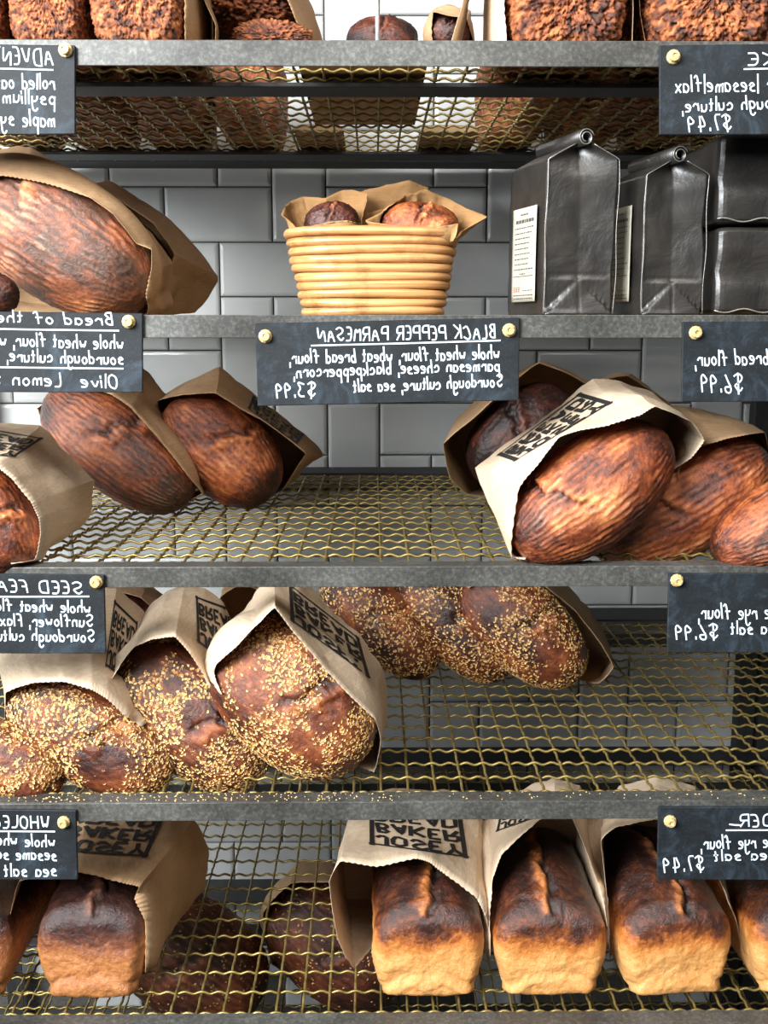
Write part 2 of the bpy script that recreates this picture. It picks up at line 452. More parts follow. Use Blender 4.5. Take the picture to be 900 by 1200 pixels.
sign(((800, 377), (1100, 375), (1100, 470), (799, 471)),
     (('r bread flour,', 915, 815, 426, 428, 18), ('$6.99', 870, 823, 459, 460, 21)),
     (), ((815, 390),), 'chalkboard sign with bread flour and $6.99 below the stacked black bags')
sign(((-220, 670), (122, 674), (124, 766), (-220, 766)),
     (('SEED FEA', 96, -2, 696, 693, 14), ('whole wheat flo', 106, -4, 718, 715, 14), ('Sunflower, Flax', 108, 1, 734, 733, 14), ('Sourdough cultu', 110, -3, 752, 750, 14)),
     ((104, 699, -70, 699),), ((113, 682),), 'chalkboard sign titled SEED over the seeded loaves at the left')
sign(((784, 672), (1100, 672), (1100, 765), (782, 765)),
     (('ole rye flour,', 913, 819, 724, 725, 18), ('ea salt', 907, 857, 742, 743, 15), ('$6.99', 841, 793, 748, 750, 17)),
     (), ((793, 680),), 'chalkboard sign with rye flour and $6.99 over the empty wire shelf')
sign(((-220, 947), (89, 950), (91, 1031), (-220, 1031)),
     (('WHOLEG', 57, -8, 971, 970, 14), ('whole whe', 64, -3, 992, 990, 14), ('sesame se', 66, -3, 1008, 1006, 14), ('sea salt', 66, 6, 1026, 1027, 15)),
     ((64, 974.5, -70, 973),), ((75, 963),), 'chalkboard sign starting WHOLE above the dark tin loaf at the bottom left')
sign(((772, 946), (1100, 946), (1100, 1032), (770, 1031)),
     (('DER', 904, 868, 968, 969, 14), ('ole rye flour,', 910, 822, 992, 995, 16), ('sea salt', 909, 838, 1006, 1009, 13), ('$7.49', 825, 779, 1020, 1022, 17)),
     ((851, 973, 940, 972), (868, 967, 855, 966)), ((785, 962),), 'chalkboard sign ending in DER and $7.49 above the pale tin loaves')

# ------------------------------------------------------------------ loaves
class Loaf: pass
def crust_attr(me, r, g_):
    a = me.color_attributes.new('crust', 'FLOAT_COLOR', 'POINT')
    d = np.ones((len(me.vertices), 4), np.float32); d[:, 0] = np.clip(r, 0, 1); d[:, 1] = np.clip(g_, 0, 1); a.data.foreach_set('color', d.ravel())
def grid_mesh(name, co, nu, nv, tip0, tip1):
    """closed surface of nu rings of nv points with two pole points"""
    V = np.vstack([co, tip0[None], tip1[None]]); fs = []
    idx = lambda i, k: i*nv+(k % nv)
    for i in range(nu-1):
        for k in range(nv): fs.append((idx(i, k), idx(i, k+1), idx(i+1, k+1), idx(i+1, k)))
    a, b = nu*nv, nu*nv+1
    for k in range(nv): fs.append((a, idx(0, k+1), idx(0, k))); fs.append((b, idx(nu-1, k), idx(nu-1, k+1)))
    me = bpy.data.meshes.new(name); me.from_pydata(V.tolist(), [], fs); me.update(); return me, V
ALL = []
def batard(cx, cy, a, b, tilt, shelf, label, kind='batard', Y=None, c=None, seed=1, dtilt=0, name=None, group=None, score=-.12, ridge=1.0, bright=0.0, seeds=0, res=1.0, sslope=.25, flour=0.0, cat='bread'):
    """oval loaf: centre and semi-axes as seen, resting on its shelf; c = semi-axis along the view in pixels"""
    c = c or b*1.05
    t = math.radians(tilt); dt = math.radians(dtilt)
    e1 = ((RIGHT*math.cos(t)+UP*math.sin(t))*math.cos(dt)+FWD*math.sin(dt)).normalized()
    e3 = (-RIGHT*math.sin(t)+UP*math.cos(t)).normalized(); e2 = e3.cross(e1).normalized()
    def place(Yv):
        p = P(cx, cy, Yv); s = mpp(p)
        ext = math.sqrt((a*s*e1.z)**2+(c*s*e2.z)**2+(b*s*e3.z)**2)
        return p, s, p.z-ext-SHZ[shelf]-.002
    if Y is None:
        lo, hi = 1.12, 1.80
        for _ in range(40):
            mid = (lo+hi)/2
            if place(mid)[2] > 0: lo = mid
            else: hi = mid
        Y = lo
    p, s, gap = place(Y)
    A, B, Cc = a*s, c*s, b*s
    nu, nv = int(110*res), int(170*res)
    uu = np.linspace(0, math.pi, nu+2)[1:-1]; vv = np.linspace(0, 2*math.pi, nv, endpoint=False)
    U, V = [q.ravel() for q in np.meshgrid(uu, vv, indexing='ij')]
    d = np.stack([np.cos(U), np.sin(U)*np.cos(V), np.sin(U)*np.sin(V)], 1)
    d = np.vstack([d, [[1, 0, 0]], [[-1, 0, 0]]]); V = np.append(V, [0, 0]); U = np.append(U, [0, math.pi])
    r = (np.abs(d[:, 0])**2.2+np.abs(d[:, 1])**2.2+np.abs(d[:, 2])**2.2)**(-1/2.2)
    pos = d*r[:, None]*np.array([A, B, Cc])
    low = fbm(d*1.6+seed*7.3, seed, 3)-.5
    mid = fbm(d*6+seed*3.1, seed+5, 3)-.5
    disp = low*.10*Cc+mid*.02*Cc
    # spiral flour rings of the proofing basket run along the loaf
    k = 47
    wob = (fbm(d*3+seed, seed+9, 2)-.5)*2.2
    rg = np.cos(k*V+wob*1.6+5*(fbm(d*np.array([9, 3, 3])+seed, seed+41, 2)-.5)); rg = np.sign(rg)*np.abs(rg)**.7
    brk = sstep(.36, .56, fbm(d*np.array([14, 9, 9])+seed*2.2, seed+43, 2))
    rmask = np.clip((np.sin(U)-.3)*2, 0, 1)*sstep(.35, .6, fbm(d*2.4+seed*5.7, seed+3, 2)+.1)*(.25+.75*brk)
    disp += ridge*.00062*rg*rmask+(fbm(d*30+seed, seed+44, 2)-.5)*.0022
    # torn score across the crust
    front = sstep(-.2, .35, -d[:, 1])
    sx = d[:, 0]-score-sslope*d[:, 2]-(fbm(d*5+seed, seed+2, 3)-.5)*.25
    band = front*sstep(-.30, .15, d[:, 2])*(1-sstep(.75, .98, d[:, 2]))
    crack = np.exp(-(sx/.045)**2)*band; ear = np.exp(-((sx-.11)/.07)**2)*band
    disp += -crack*.0042+ear*.0028+band*np.exp(-((sx-.1)/.18)**2)*(fbm(d*20, seed+31, 3)-.5)*.009
    nrm = pos/np.linalg.norm(pos, axis=1)[:, None]
    pos = pos+nrm*disp[:, None]
    tone = .46+bright+(fbm(d*2.2+seed*2.7, seed+21, 4)-.5)*1.0+(fbm(d*11+seed, seed+22, 3)-.5)*.5
    tone += rg*rmask*.10*ridge+ear*.26-crack*.26
    tone -= .22*sstep(.55, .95, np.abs(d[:, 0]))*.6
    fl = np.clip(flour+.42*rmask*np.clip(rg, 0, 1)*ridge*sstep(.5, .75, fbm(d*2+seed*1.3, seed+13, 3)+.05), 0, .9)
    if kind == 'rye':
        cn = fbm(d*16+seed, seed+61, 4)-.5; disp2 = cn*.016+(fbm(d*34+seed, seed+62, 2)-.5)*.006; pos = pos+nrm*disp2[:, None]; tone = tone+cn*1.6-.1
    me, _ = grid_mesh('loaf', pos[:-2], nu, nv, pos[-2], pos[-1])
    crust_attr(me, tone, fl)
    # poles: first ring is at +x
    o = link(name or {'batard': 'sourdough_loaf', 'darkcrust': 'rye_sourdough_loaf', 'seedcrust': 'seeded_loaf', 'rye': 'crumbly_loaf', 'pan': 'bread_roll'}[kind], me, MT[kind], None, True)
    Mx = Matrix((e1, e2, e3)).transposed().to_4x4(); Mx.translation = p
    o.matrix_world = Mx
    tag(o, label, cat, group)
    L = Loaf(); L.o = o; L.M = Mx; L.Mi = Mx.inverted(); L.s = (A, B, Cc); L.p = 2.2; L.Y = Y; L.c = p; L.shelf = shelf; ALL.append(L)
    if seeds: add_seeds(o, me, pos, seeds, seed)
    return L
def add_seeds(o, me, pos, n, seed, cover=.45):
    rs = np.random.RandomState(seed+100)
    P3 = np.array([v.co for v in me.vertices]); N3 = np.array([v.normal for v in me.vertices])
    polys = [p for p in me.polygons]
    cen = np.array([p.center for p in polys]); ar = np.array([p.area for p in polys]); nr = np.array([p.normal for p in polys])
    s = np.abs(cen).max(0)
    msk = sstep(cover-.07, cover+.05, fbm(cen/s.max()*2.6+seed*4.1, seed+77, 3))
    pr = ar*(.035+msk); pr /= pr.sum()
    pick = rs.choice(len(polys), n, p=pr)
    jit = (rs.rand(n, 3)-.5)*.0022
    V = []; Fc = []; toast = []
    for q, i in enumerate(pick):
        nn = Vector(nr[i]); c = Vector(cen[i]+jit[q]); t = nn.orthogonal().normalized(); b = nn.cross(t)
        a = rs.rand()*6.28; t2 = t*math.cos(a)+b*math.sin(a); b2 = nn.cross(t2); tl = (rs.rand()-.5)*.5
        nn2 = (nn+t2*tl).normalized(); L = .0018*(.8+.4*rs.rand()); Wd = .0012; o0 = len(V)
        V += [c+nn*.0013, c+t2*L+nn2*.0001, c+t2*L*.35+b2*Wd, c-t2*L*.65+b2*Wd*.75, c-t2*L*1.05, c-t2*L*.65-b2*Wd*.75, c+t2*L*.35-b2*Wd]
        Fc += [(o0, o0+1+k, o0+1+(k+1) % 6) for k in range(6)]
        toast += [1 if rs.rand() < .25 else 0]*6
    sm = bpy.data.meshes.new('sesame_seeds'); sm.from_pydata(V, [], Fc); sm.update()
    so = link('sesame_seeds', sm, (MT['seed'], MT['seed_toast']), o, True); so['kind'] = 'stuff'
    sm.polygons.foreach_set('material_index', toast)

def pan_loaf(pxl, pxr, Yf, length, hpx, shelf, label, kind='pan', seed=1, yaw=0, lift=0, group=None, dome=.38, crumb=0.0, dark=0.0, name='tin_loaf', res=1.0, ridge_x=.0, bulge=.05):
    """tin loaf: front face between two pixel columns at depth Yf, running back"""
    zb = SHZ[shelf]+.002
    pm = PZ(0, 0, 0) if False else None
    # pixel row of the base at depth Yf
    xl = None
    h0 = ZC-zb
    ang = math.atan2(h0, Yf)-TH; rowb = 600+F*math.tan(ang)
    A_, B_ = P(pxl, rowb, Yf), P(pxr, rowb, Yf)
    W = (B_.x-A_.x); cx = (A_.x+B_.x)/2; H = hpx*mpp(A_)
    nu, nv = int(120*res), int(180*res)
    tt = np.linspace(0, 1, nu); ph = np.linspace(0, 2*math.pi, nv, endpoint=False)
    T, PH = [q.ravel() for q in np.meshgrid(tt, ph, indexing='ij')]
    # rings shrink onto the two end faces
    yy = np.where(T < .22, 0.0, np.where(T > .85, 1.0, (T-.22)/.63))
    sc = np.where(T < .22, T/.22, np.where(T > .85, (1-T)/.15, 1.0)); sc = np.clip(sc, .004, 1)
    n_ = 5.0
    cs, sn = np.cos(PH), np.sin(PH)
    rr = (np.abs(cs)**n_+np.abs(sn)**n_)**(-1/n_)
    X = rr*cs*sc; Z = rr*sn*sc
    # rounded edge between face and sides
    edge = np.clip((sc-.72)/.28, 0, 1)
    yo = np.where(T < .22, .22*edge**2.5, np.where(T > .85, -.16*edge**2.5, 0))*W*.55
    ypos = yy*length+yo+np.where((T >= .22) & (T <= .85), .5*W*.55*.44*(1-np.clip(yy/.12, 0, 1))*1-.5*W*.3*np.clip((yy-.9)/.1, 0, 1), 0)*0
    ypos = np.where((T >= .22) & (T <= .85), .22*W*.55+yy*(length-.38*W*.55), np.where(T < .22, .22*edge**2.5*W*.55, length-.16*edge**2.5*W*.55))
    wx = W/2*(1-.13*(1-(Z+1)/2)+bulge*np.exp(-((Z-.15)/.5)**2))
    x = X*wx
    yn = np.clip(ypos/length, 0, 1)
    domef = dome*np.sin(np.pi*np.clip(yn*.86+.10, 0, 1))**.7
    top = np.clip((Z+.15)/1.15, 0, 1)
    z = (Z+1)/2*H*1.0+top*H*domef*(1-.72*np.abs(X)**2.2)*1.0
    q = np.stack([x, ypos, z], 1)/W
    nrm = np.stack([X, np.where(T < .22, -1.2, np.where(T > .85, 1.2, 0))*(1-edge*.6), Z], 1); nrm /= np.linalg.norm(nrm, axis=1)[:, None]+1e-6
    low = fbm(q*2.2+seed*3.7, seed, 3)-.5; mid = fbm(q*9+seed, seed+4, 4)-.5; hi = fbm(q*26+seed, seed+8, 3)-.5
    disp = low*.06*W+mid*.028*W+hi*.012*W+crumb*W*(.02*np.abs(mid)+.05*hi+.06*(fbm(q*60, seed+5, 2)-.5))
    # split running along the top
    xr = X-ridge_x-.10*np.sin(yn*4+seed)-(fbm(q*6+seed, seed+15, 3)-.5)*.3
    tmask = sstep(.55, .9, Z)*(T > .2)*(1 if not crumb else 0)
    crack = np.exp(-((xr-.10)/.06)**2)*tmask; ear = np.exp(-((xr+.02)/.11)**2)*tmask
    disp += (ear*.018-crack*.05+(fbm(q*17+seed, seed+71, 3)-.5)*.07*np.exp(-(xr/.2)**2)*tmask)*W
    # soft fold on the front face
    face = (T < .22)*(1 if not crumb else 0)
    fz = Z-(-.45-.5*X**2)+(fbm(q*7, seed+3, 3)-.5)*.35
    disp += face*(.03*np.exp(-(fz/.16)**2)-.02*np.exp(-((fz-.25)/.12)**2))*W*np.clip(sc*1.2, 0, 1)
    pos = np.stack([x, ypos, z], 1)+nrm*disp[:, None]
    pos[:, 2] = np.maximum(pos[:, 2], 0)
    tn = z/(H*1.02)
    if crumb:
        tone = .50+(fbm(q*5+seed, seed+9, 3)-.5)*.5+(fbm(q*24+seed, seed+19, 3)-.5)*1.6-.06; fl = np.zeros(len(tone))
    else:
        sideh = tn+(fbm(q*5+seed, seed+9, 4)-.5)*.22
        tone = .90-.66*sstep(.50, 1.06, sideh)-.12*sstep(.15, .5, yn)*sstep(.7, 1, tn)+(fbm(q*9+seed, seed+29, 4)-.5)*.42*sstep(.5, .9, tn)+(fbm(q*14+seed, seed+39, 3)-.5)*.14
        tone += ear*.36-crack*.25+sstep(.8, 1, np.abs(X))*.10
        tone -= dark
        fl = .10*ear
    me, _ = grid_mesh(name, pos, nu, nv, pos[:nv].mean(0), pos[-nv:].mean(0))
    crust_attr(me, np.append(tone, tone[[0, -1]]), np.append(fl, [0, 0]))
    bmm = bmesh.new(); bmm.from_mesh(me); bmesh.ops.recalc_face_normals(bmm, faces=bmm.faces[:]); bmm.to_mesh(me); bmm.free()
    o = link(name, me, MT[kind], None, True)
    Mx = Matrix.Translation((cx, Yf, zb+lift)) @ Matrix.Rotation(math.radians(yaw), 4, 'Z')
    o.matrix_world = Mx; tag(o, label, 'bread', group)
    L = Loaf(); L.o = o; L.M = Mx @ Matrix.Translation((0, length/2, H*(1+dome*.8)/2)); L.Mi = L.M.inverted(); L.p = 4
    L.s = (W*.54, length*.54, H*(1+dome*.8)*.54); L.Y = Yf+length*.5; L.Yf = Yf; L.c = L.M.translation.copy(); L.shelf = shelf; ALL.append(L)
    return L

# ------------------------------------------------------------------ paper bags
LOGO = (('JOSEY', .68), ('BAKER', .385), ('BREAD', .09))
def bag(L, pts, label, mat='kraft', logo=None, logos=None, seed=1, name='paper_bag', cat='paper bag', rings=14, k=12, wr=.0046, zig=.0011, bulge=.0, Y=None, avoid=None, group=None, cap=True, floor=True, nf=1.0):
    """paper bag lofted from its mouth (first three numbers of a point) to its far end (last three);
    depths are relative to the loaf it wraps"""
    Y = L.Y if Y is None else Y
    M = [P(p[0], p[1], Y+p[2]) for p in pts]; B = [P(p[3], p[4], Y+p[5]) for p in pts]
    n = len(pts); N = n*k
    loaves = [q for q in ([L] if L else [])+(avoid or [])]
    V = np.zeros((rings, N, 3))
    def ringpts(R):
        R = np.array(R); out = []
        for i in range(n):
            p0, p1, p2, p3 = R[i-1], R[i], R[(i+1) % n], R[(i+2) % n]
            for q in range(k):
                t = q/k
                cr = .5*((2*p1)+(-p0+p2)*t+(2*p0-5*p1+4*p2-p3)*t*t+(-p0+3*p1-3*p2+p3)*t**3)
                out.append(cr*.3+(p1+(p2-p1)*t)*.7)
        return np.array(out)
    m0, b0 = ringpts(M), ringpts(B)
    zf = SHZ[L.shelf if L else 0]+.0012
    for r in range(rings):
        t = r/(rings-1); q = m0*(1-t)+b0*t
        if bulge:
            c = q.mean(0); q = c+(q-c)*(1+bulge*math.sin(math.pi*t))
        V[r] = q
    # creases: broken-up low and mid frequency folds
    flat = V.reshape(-1, 3)
    cen = np.repeat(V.mean(1), N, axis=0); nr = flat-cen; nr /= np.linalg.norm(nr, axis=1)[:, None]+1e-9
    tt = np.repeat(np.linspace(0, 1, rings), N)
    f1 = np.abs(fbm(flat*18*nf+seed*5.1, seed, 2)-.5)*2; f2 = np.abs(fbm(flat*42*nf+seed*2.3, seed+7, 2)-.5)*2
    flat = flat+nr*((f1-.35)*wr*1.6+(f2-.3)*wr*.8)[:, None]*(.35+.65*tt)[:, None]
    # keep clear of the bread inside
    for q in loaves:
        Mi = np.array(q.Mi); Mw = np.array(q.M); s = np.array(q.s)*1.035+.002
        for it in range(2):
            loc = flat@Mi[:3, :3].T+Mi[:3, 3]; e = (np.abs(loc/s)**q.p).sum(1)**(1/q.p); ins = e < 1
            if not ins.any(): break
            if it == 0 and q is L:
                # the mouth stays on its line of sight and moves in front of or behind the loaf
                for i in np.nonzero(ins[:N])[0]:
                    pnt = flat[i]; d = pnt-np.array(CAM); dn = d/np.linalg.norm(d); sg = -1 if pnt[1] < q.c.y else 1
                    for st in range(80):
                        pnt = pnt+dn*sg*.003; lc = Mi[:3, :3]@pnt+Mi[:3, 3]
                        if (np.abs(lc/s)**q.p).sum() >= 1: break
                    flat[i] = pnt
                ins[:N] = False
            loc = np.where(ins[:, None], loc/np.maximum(e, .05)[:, None], loc)
            flat = np.where(ins[:, None], loc@Mw[:3, :3].T+Mw[:3, 3], flat)
    V = flat.reshape(rings, N, 3)
    if floor:
        V[:, :, 2] = np.maximum(V[:, :, 2], zf)
    # cut teeth along the mouth
    if zig:
        dr = V[0]-V[1]; dr /= np.linalg.norm(dr, axis=1)[:, None]+1e-9
        V[0] += dr*(zig*np.where(np.arange(N) % 2 == 0, 1, -1))[:, None]
    verts = V.reshape(-1, 3).tolist(); fs = []
    for r in range(rings-1):
        for i in range(N): fs.append((r*N+i, r*N+(i+1) % N, (r+1)*N+(i+1) % N, (r+1)*N+i))
    if cap:
        verts.append(V[-1].mean(0).tolist())
        for i in range(N): fs.append(((rings-1)*N+i, (rings-1)*N+(i+1) % N, len(verts)-1))
    loc = V.reshape(-1, 3).mean(0); loc[2] = V[:, :, 2].min()
    me = bpy.data.meshes.new(name); me.from_pydata([(v[0]-loc[0], v[1]-loc[1], v[2]-loc[2]) for v in verts], [], fs); me.update()
    bmm = bmesh.new(); bmm.from_mesh(me); bmesh.ops.recalc_face_normals(bmm, faces=bmm.faces[:]); bmm.to_mesh(me); bmm.free()
    o = link(name, me, MT[mat], None, True, loc)
    me.set_sharp_from_angle(angle=math.radians(24))
    md = o.modifiers.new('thickness', 'SOLIDIFY'); md.thickness = .0004; md.offset = 0
    tag(o, label, cat, group)
    if logo: print_logo(o, verts, fs, loc, logo)
    return o
def print_logo(o, verts, fs, loc, quad):
    """ink on the bag: quad = pixels of (mouth-left, mouth-right, far-right, far-left)"""
    bv = BVHTree.FromPolygons([Vector(v) for v in verts], fs)
    a, b, c, d = [Vector(q) for q in quad]; mb = MB(); lv = Vector(loc); miss = [0]
    def f(x, y):
        # y = 0 at the line nearest the mouth
        p = (a*(1-x)+b*x)*(1-y)+(d*(1-x)+c*x)*y
        dr = ray(p.x, p.y).normalized(); hit = bv.ray_cast(CAM, dr)
        if hit[0] is None: return None
        nn = hit[1] if hit[1].dot(dr) < 0 else -hit[1]
        return hit[0]-dr*.0008+nn*.0010-lv
    def put(pl, wd):
        q = [pl[0]]
        for p, r in zip(pl[:-1], pl[1:]):
            m = max(1, int(math.hypot(r[0]-p[0], r[1]-p[1])/.05))
            q += [(p[0]+(r[0]-p[0])*i/m, p[1]+(r[1]-p[1])*i/m) for i in range(1, m+1)]
        t = MB(); ribbon(t, q, wd, lambda X, Y_: f(X, Y_) or Vector((9, 9, 9)))
        t.f = [fc for fc in t.f if all(t.v[i][0] < 8 for i in fc) and max((Vector(t.v[fc[0]])-Vector(t.v[i])).length for i in fc) < .03]
        if t.f: mb.add(t.v, t.f)
    for text, y0 in LOGO:
        st, tot = strokes(text)
        for pl in st: put([(.08+.84*x/tot, (1-y0-.21)+.0+.21-.21*(y)) if False else (.08+.84*x/tot, .97-(y0+.03)-.21*y) for x, y in pl], .05)
    e = .025
    put([(e, 0), (e, 1)], .05); put([(0, e), (1, e)], .035); put([(1-e, 0), (1-e, 1)], .05); put([(0, 1-e), (1, 1-e)], .035)
    # drop the unreferenced misses
    used = sorted({i for fc in mb.f for i in fc}); mp = {i: q for q, i in enumerate(used)}
    mb.v = [mb.v[i] for i in used]; mb.f = [tuple(mp[i] for i in fc) for fc in mb.f]
    if mb.f: mb.obj('printed_logo', MT['ink'], o)

# ================================================================== shelf 3 (third rail): wheat loaves
BG = 'bread bags on the shelves'
hero = batard(692, 577, 110, 63, 37, 2, 'large glossy brown sourdough loaf in front of the pale open bag right of centre', seed=3, bright=.07, score=-.25, sslope=-.35, ridge=1.3)
bag(hero, [(599, 654, -.02, 556, 552, .08), (607, 573, -.04, 558, 546, .08), (633, 540, -.05, 585, 526, .08), (655, 512, -.055, 618, 502, .08),
           (678, 504, -.055, 648, 480, .08), (713, 498, -.055, 672, 462, .08), (749, 487, -.05, 694, 446, .08), (769, 476, -.045, 722, 444, .10),
           (811, 494, -.01, 765, 460, .12), (826, 516, .01, 790, 490, .14), (810, 537, .02, 780, 520, .15), (782, 556, .04, 750, 550, .15),
           (722, 625, .06, 700, 590, .15), (650, 652, .04, 620, 600, .12)],
    'pale paper bag with a black box logo on top, right of centre', 'kraft_pale', seed=4, group=BG,
    logo=((603, 541), (718, 472), (680, 461), (583, 534)))
h2 = batard(797, 590, 114, 62, 30, 2, 'brown sourdough loaf leaning behind the largest loaf on the third shelf', seed=8, bright=.10, score=-.2, sslope=-.35, ridge=1.2, Y=hero.Y+.085)
bag(h2, [(790, 578, .03, 770, 560, .15), (798, 542, -.03, 765, 505, .15), (822, 523, -.05, 768, 476, .15), (850, 514, -.05, 800, 474, .15),
         (876, 509, -.045, 840, 482, .15), (897, 507, -.02, 885, 500, .15), (905, 545, .02, 900, 535, .16), (900, 588, .04, 892, 570, .16),
         (850, 640, .06, 840, 600, .15), (720, 655, .06, 730, 620, .14), (720, 620, .06, 745, 590, .14)],
    'kraft paper bag around the second loaf from the right edge on the third shelf', 'kraft', seed=6, group=BG)
h3 = batard(918, 610, 92, 48, 28, 2, 'brown loaf cut off by the right edge of the third shelf', seed=13, bright=.06, ridge=1.1)
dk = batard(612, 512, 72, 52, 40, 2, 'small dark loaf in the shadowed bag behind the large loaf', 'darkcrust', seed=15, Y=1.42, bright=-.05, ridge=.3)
bag(dk, [(548, 580, .0, 560, 570, .12), (527, 560, -.03, 550, 545, .12), (519, 520, -.05, 530, 500, .14), (556, 489, -.05, 545, 480, .14),
         (580, 466, -.05, 568, 456, .14), (632, 425, -.03, 636, 422, .14), (690, 452, .0, 690, 450, .14), (700, 540, .06, 690, 520, .14), (620, 590, .06, 620, 570, .13)],
    'dark shadowed paper bag standing behind the pale logo bag, below the parmesan sign', 'kraft', seed=9, group=BG)
bag(None, [(690, 452, 0, 700, 446, .1), (735, 440, 0, 740, 436, .1), (790, 476, 0, 780, 470, .1), (800, 530, 0, 790, 530, .1), (720, 530, 0, 720, 530, .1)],
    'folded dark paper bag at the back, above the two brown loaves at the right', 'kraft', seed=19, Y=1.52, floor=False, group=BG)
la = batard(140, 525, 102, 54, -38, 2, 'dark ridged loaf below the olive and lemon sign', seed=21, bright=-.02, score=-.2, sslope=.3, ridge=1.5, flour=.05)
bag(la, [(60, 515, .06, 90, 520, .15), (43, 478, .05, 85, 480, .16), (70, 464, .03, 110, 455, .16), (108, 457, 0, 140, 438, .16),
         (130, 462, -.045, 168, 430, .15), (152, 476, -.055, 182, 443, .15), (188, 516, -.06, 205, 480, .15), (219, 556, -.05, 228, 525, .15),
         (238, 580, -.02, 243, 560, .14), (190, 592, .05, 200, 575, .14), (120, 570, .06, 130, 560, .14)],
    'brown paper bag opening around the dark ridged loaf below the olive sign', 'kraft', seed=23, group=BG)
lb = batard(260, 526, 80, 54, -44, 2, 'reddish brown loaf poking from a bag between two chalkboard signs', seed=27, bright=.04, score=-.1, sslope=.35, ridge=1.2)
bag(lb, [(195, 505, .05, 215, 490, .15), (184, 470, .0, 188, 466, .10), (215, 462, -.05, 222, 446, .08), (253, 461, -.06, 258, 431, .08),
         (282, 479, -.06, 292, 457, .10), (307, 492, -.06, 332, 488, .12), (345, 520, -.05, 371, 520, .13), (358, 532, -.03, 378, 534, .13),
         (349, 546, .0, 365, 542, .14), (330, 576, .02, 345, 560, .14), (290, 592, .05, 300, 575, .14), (225, 560, .06, 240, 545, .14)],
    'brown paper bag with a peaked top between the olive and parmesan signs', 'kraft', seed=29, group=BG, logo=((290, 479), (348, 521), (356, 510), (296, 464)))
lc = batard(-12, 613, 72, 54, -60, 2, 'red brown loaf cut off at the left edge of the third shelf', seed=33, bright=.06, ridge=1.0)
bag(lc, [(40, 657, -.02, 88, 622, .09), (48, 627, -.03, 105, 603, .11), (46, 607, -.04, 111, 582, .13), (38, 589, -.045, 112, 563, .14),
         (15, 561, -.05, 90, 542, .15), (-5, 546, -.05, 47, 497, .15), (-50, 530, -.04, -10, 493, .15), (-100, 560, -.02, -60, 500, .15),
         (-100, 640, 0, -60, 580, .15), (-40, 668, .03, 0, 620, .12)],
    'pale crumpled paper bag at the left edge of the third shelf', 'kraft_pale', seed=35, group=BG, logo=((-70, 530), (17, 536), (50, 514), (-30, 500)))

# ================================================================== shelf 4 (fourth rail): seeded loaves
SG = 'sesame seeded loaves'
s3 = batard(343, 816, 110, 76, -45, 3, 'largest seeded loaf, rightmost of the front row below the third rail', 'seedcrust', seed=41, c=58, score=.0, seeds=14000, ridge=.15, bright=.02, group=SG, sslope=.2)
bag(s3, [(275, 850, .04, 290, 820, .16), (252, 795, -.02, 262, 760, .16), (254, 778, -.05, 265, 735, .15), (280, 755, -.06, 285, 712, .15),
         (305, 728, -.065, 300, 690, .15), (322, 712, -.07, 322, 672, .15), (345, 742, -.07, 352, 676, .15), (380, 782, -.065, 392, 715, .15),
         (412, 817, -.06, 425, 752, .15), (440, 843, -.05, 448, 780, .15), (447, 868, -.02, 454, 800, .15), (438, 904, .0, 453, 850, .13),
         (405, 910, .03, 420, 880, .13), (330, 900, .06, 340, 870, .14)],
    'pale paper bag with the logo down its right side, around the largest seeded loaf', 'kraft_pale', seed=43, group=BG, logo=((340, 727), (433, 795), (420, 748), (338, 684)))
s2 = batard(226, 838, 108, 64, -43, 3, 'seeded loaf second from the right in the front row with a bare stripe', 'seedcrust', seed=45, c=48, score=.1, seeds=10500, ridge=.35, bright=.0, group=SG, Y=s3.Y+.03)
bag(s2, [(150, 852, .04, 175, 830, .16), (128, 822, .0, 150, 790, .16), (124, 808, -.03, 150, 745, .16), (140, 780, -.05, 165, 722, .16),
         (158, 757, -.055, 180, 702, .16), (178, 749, -.06, 196, 690, .16), (205, 747, -.06, 216, 684, .16), (222, 765, -.06, 240, 690, .16),
         (240, 792, -.055, 262, 708, .16), (262, 825, -.04, 285, 760, .16), (300, 870, -.02, 310, 820, .16), (334, 904, .02, 335, 870, .15),
         (310, 922, .04, 310, 880, .15), (230, 905, .06, 240, 870, .15)],
    'pale paper bag with a creased square top between two seeded loaves', 'kraft_pale', seed=47, group=BG, logo=((231, 752), (290, 800), (275, 715), (229, 699)))
s1 = batard(107, 862, 104, 55, -30, 3, 'seeded loaf just below the SEED sign, with seeds over most of its left half', 'seedcrust', seed=51, c=44, score=.0, seeds=10500, ridge=.2, bright=.04, group=SG, Y=s3.Y-.0)
bag(s1, [(8, 862, .05, 30, 830, .16), (6, 812, -.02, -10, 745, .16), (38, 800, -.05, 20, 735, .16), (75, 799, -.055, 60, 715, .17),
         (107, 808, -.055, 110, 690, .18), (125, 818, -.05, 137, 688, .18), (150, 840, -.04, 165, 710, .18), (186, 868, .045, 200, 780, .18),
         (205, 915, .03, 210, 880, .16), (150, 932, .05, 160, 890, .15), (60, 905, .06, 80, 870, .15)],
    'pale paper bag hanging open just below the SEED sign', 'kraft_pale', seed=53, group=BG, logo=((123, 781), (150, 800), (161, 730), (134, 704)))
s0 = batard(16, 893, 64, 42, -22, 3, 'pale densely seeded loaf at the left edge of the fourth shelf', 'seedcrust', seed=55, score=.9, seeds=6500, ridge=.1, bright=.12, group=SG, Y=s3.Y-.02)
b3 = batard(612, 736, 88, 50, -42, 3, 'seeded loaf in the back row with brown paper on its right', 'seedcrust', seed=61, seeds=9500, ridge=.1, group=SG)
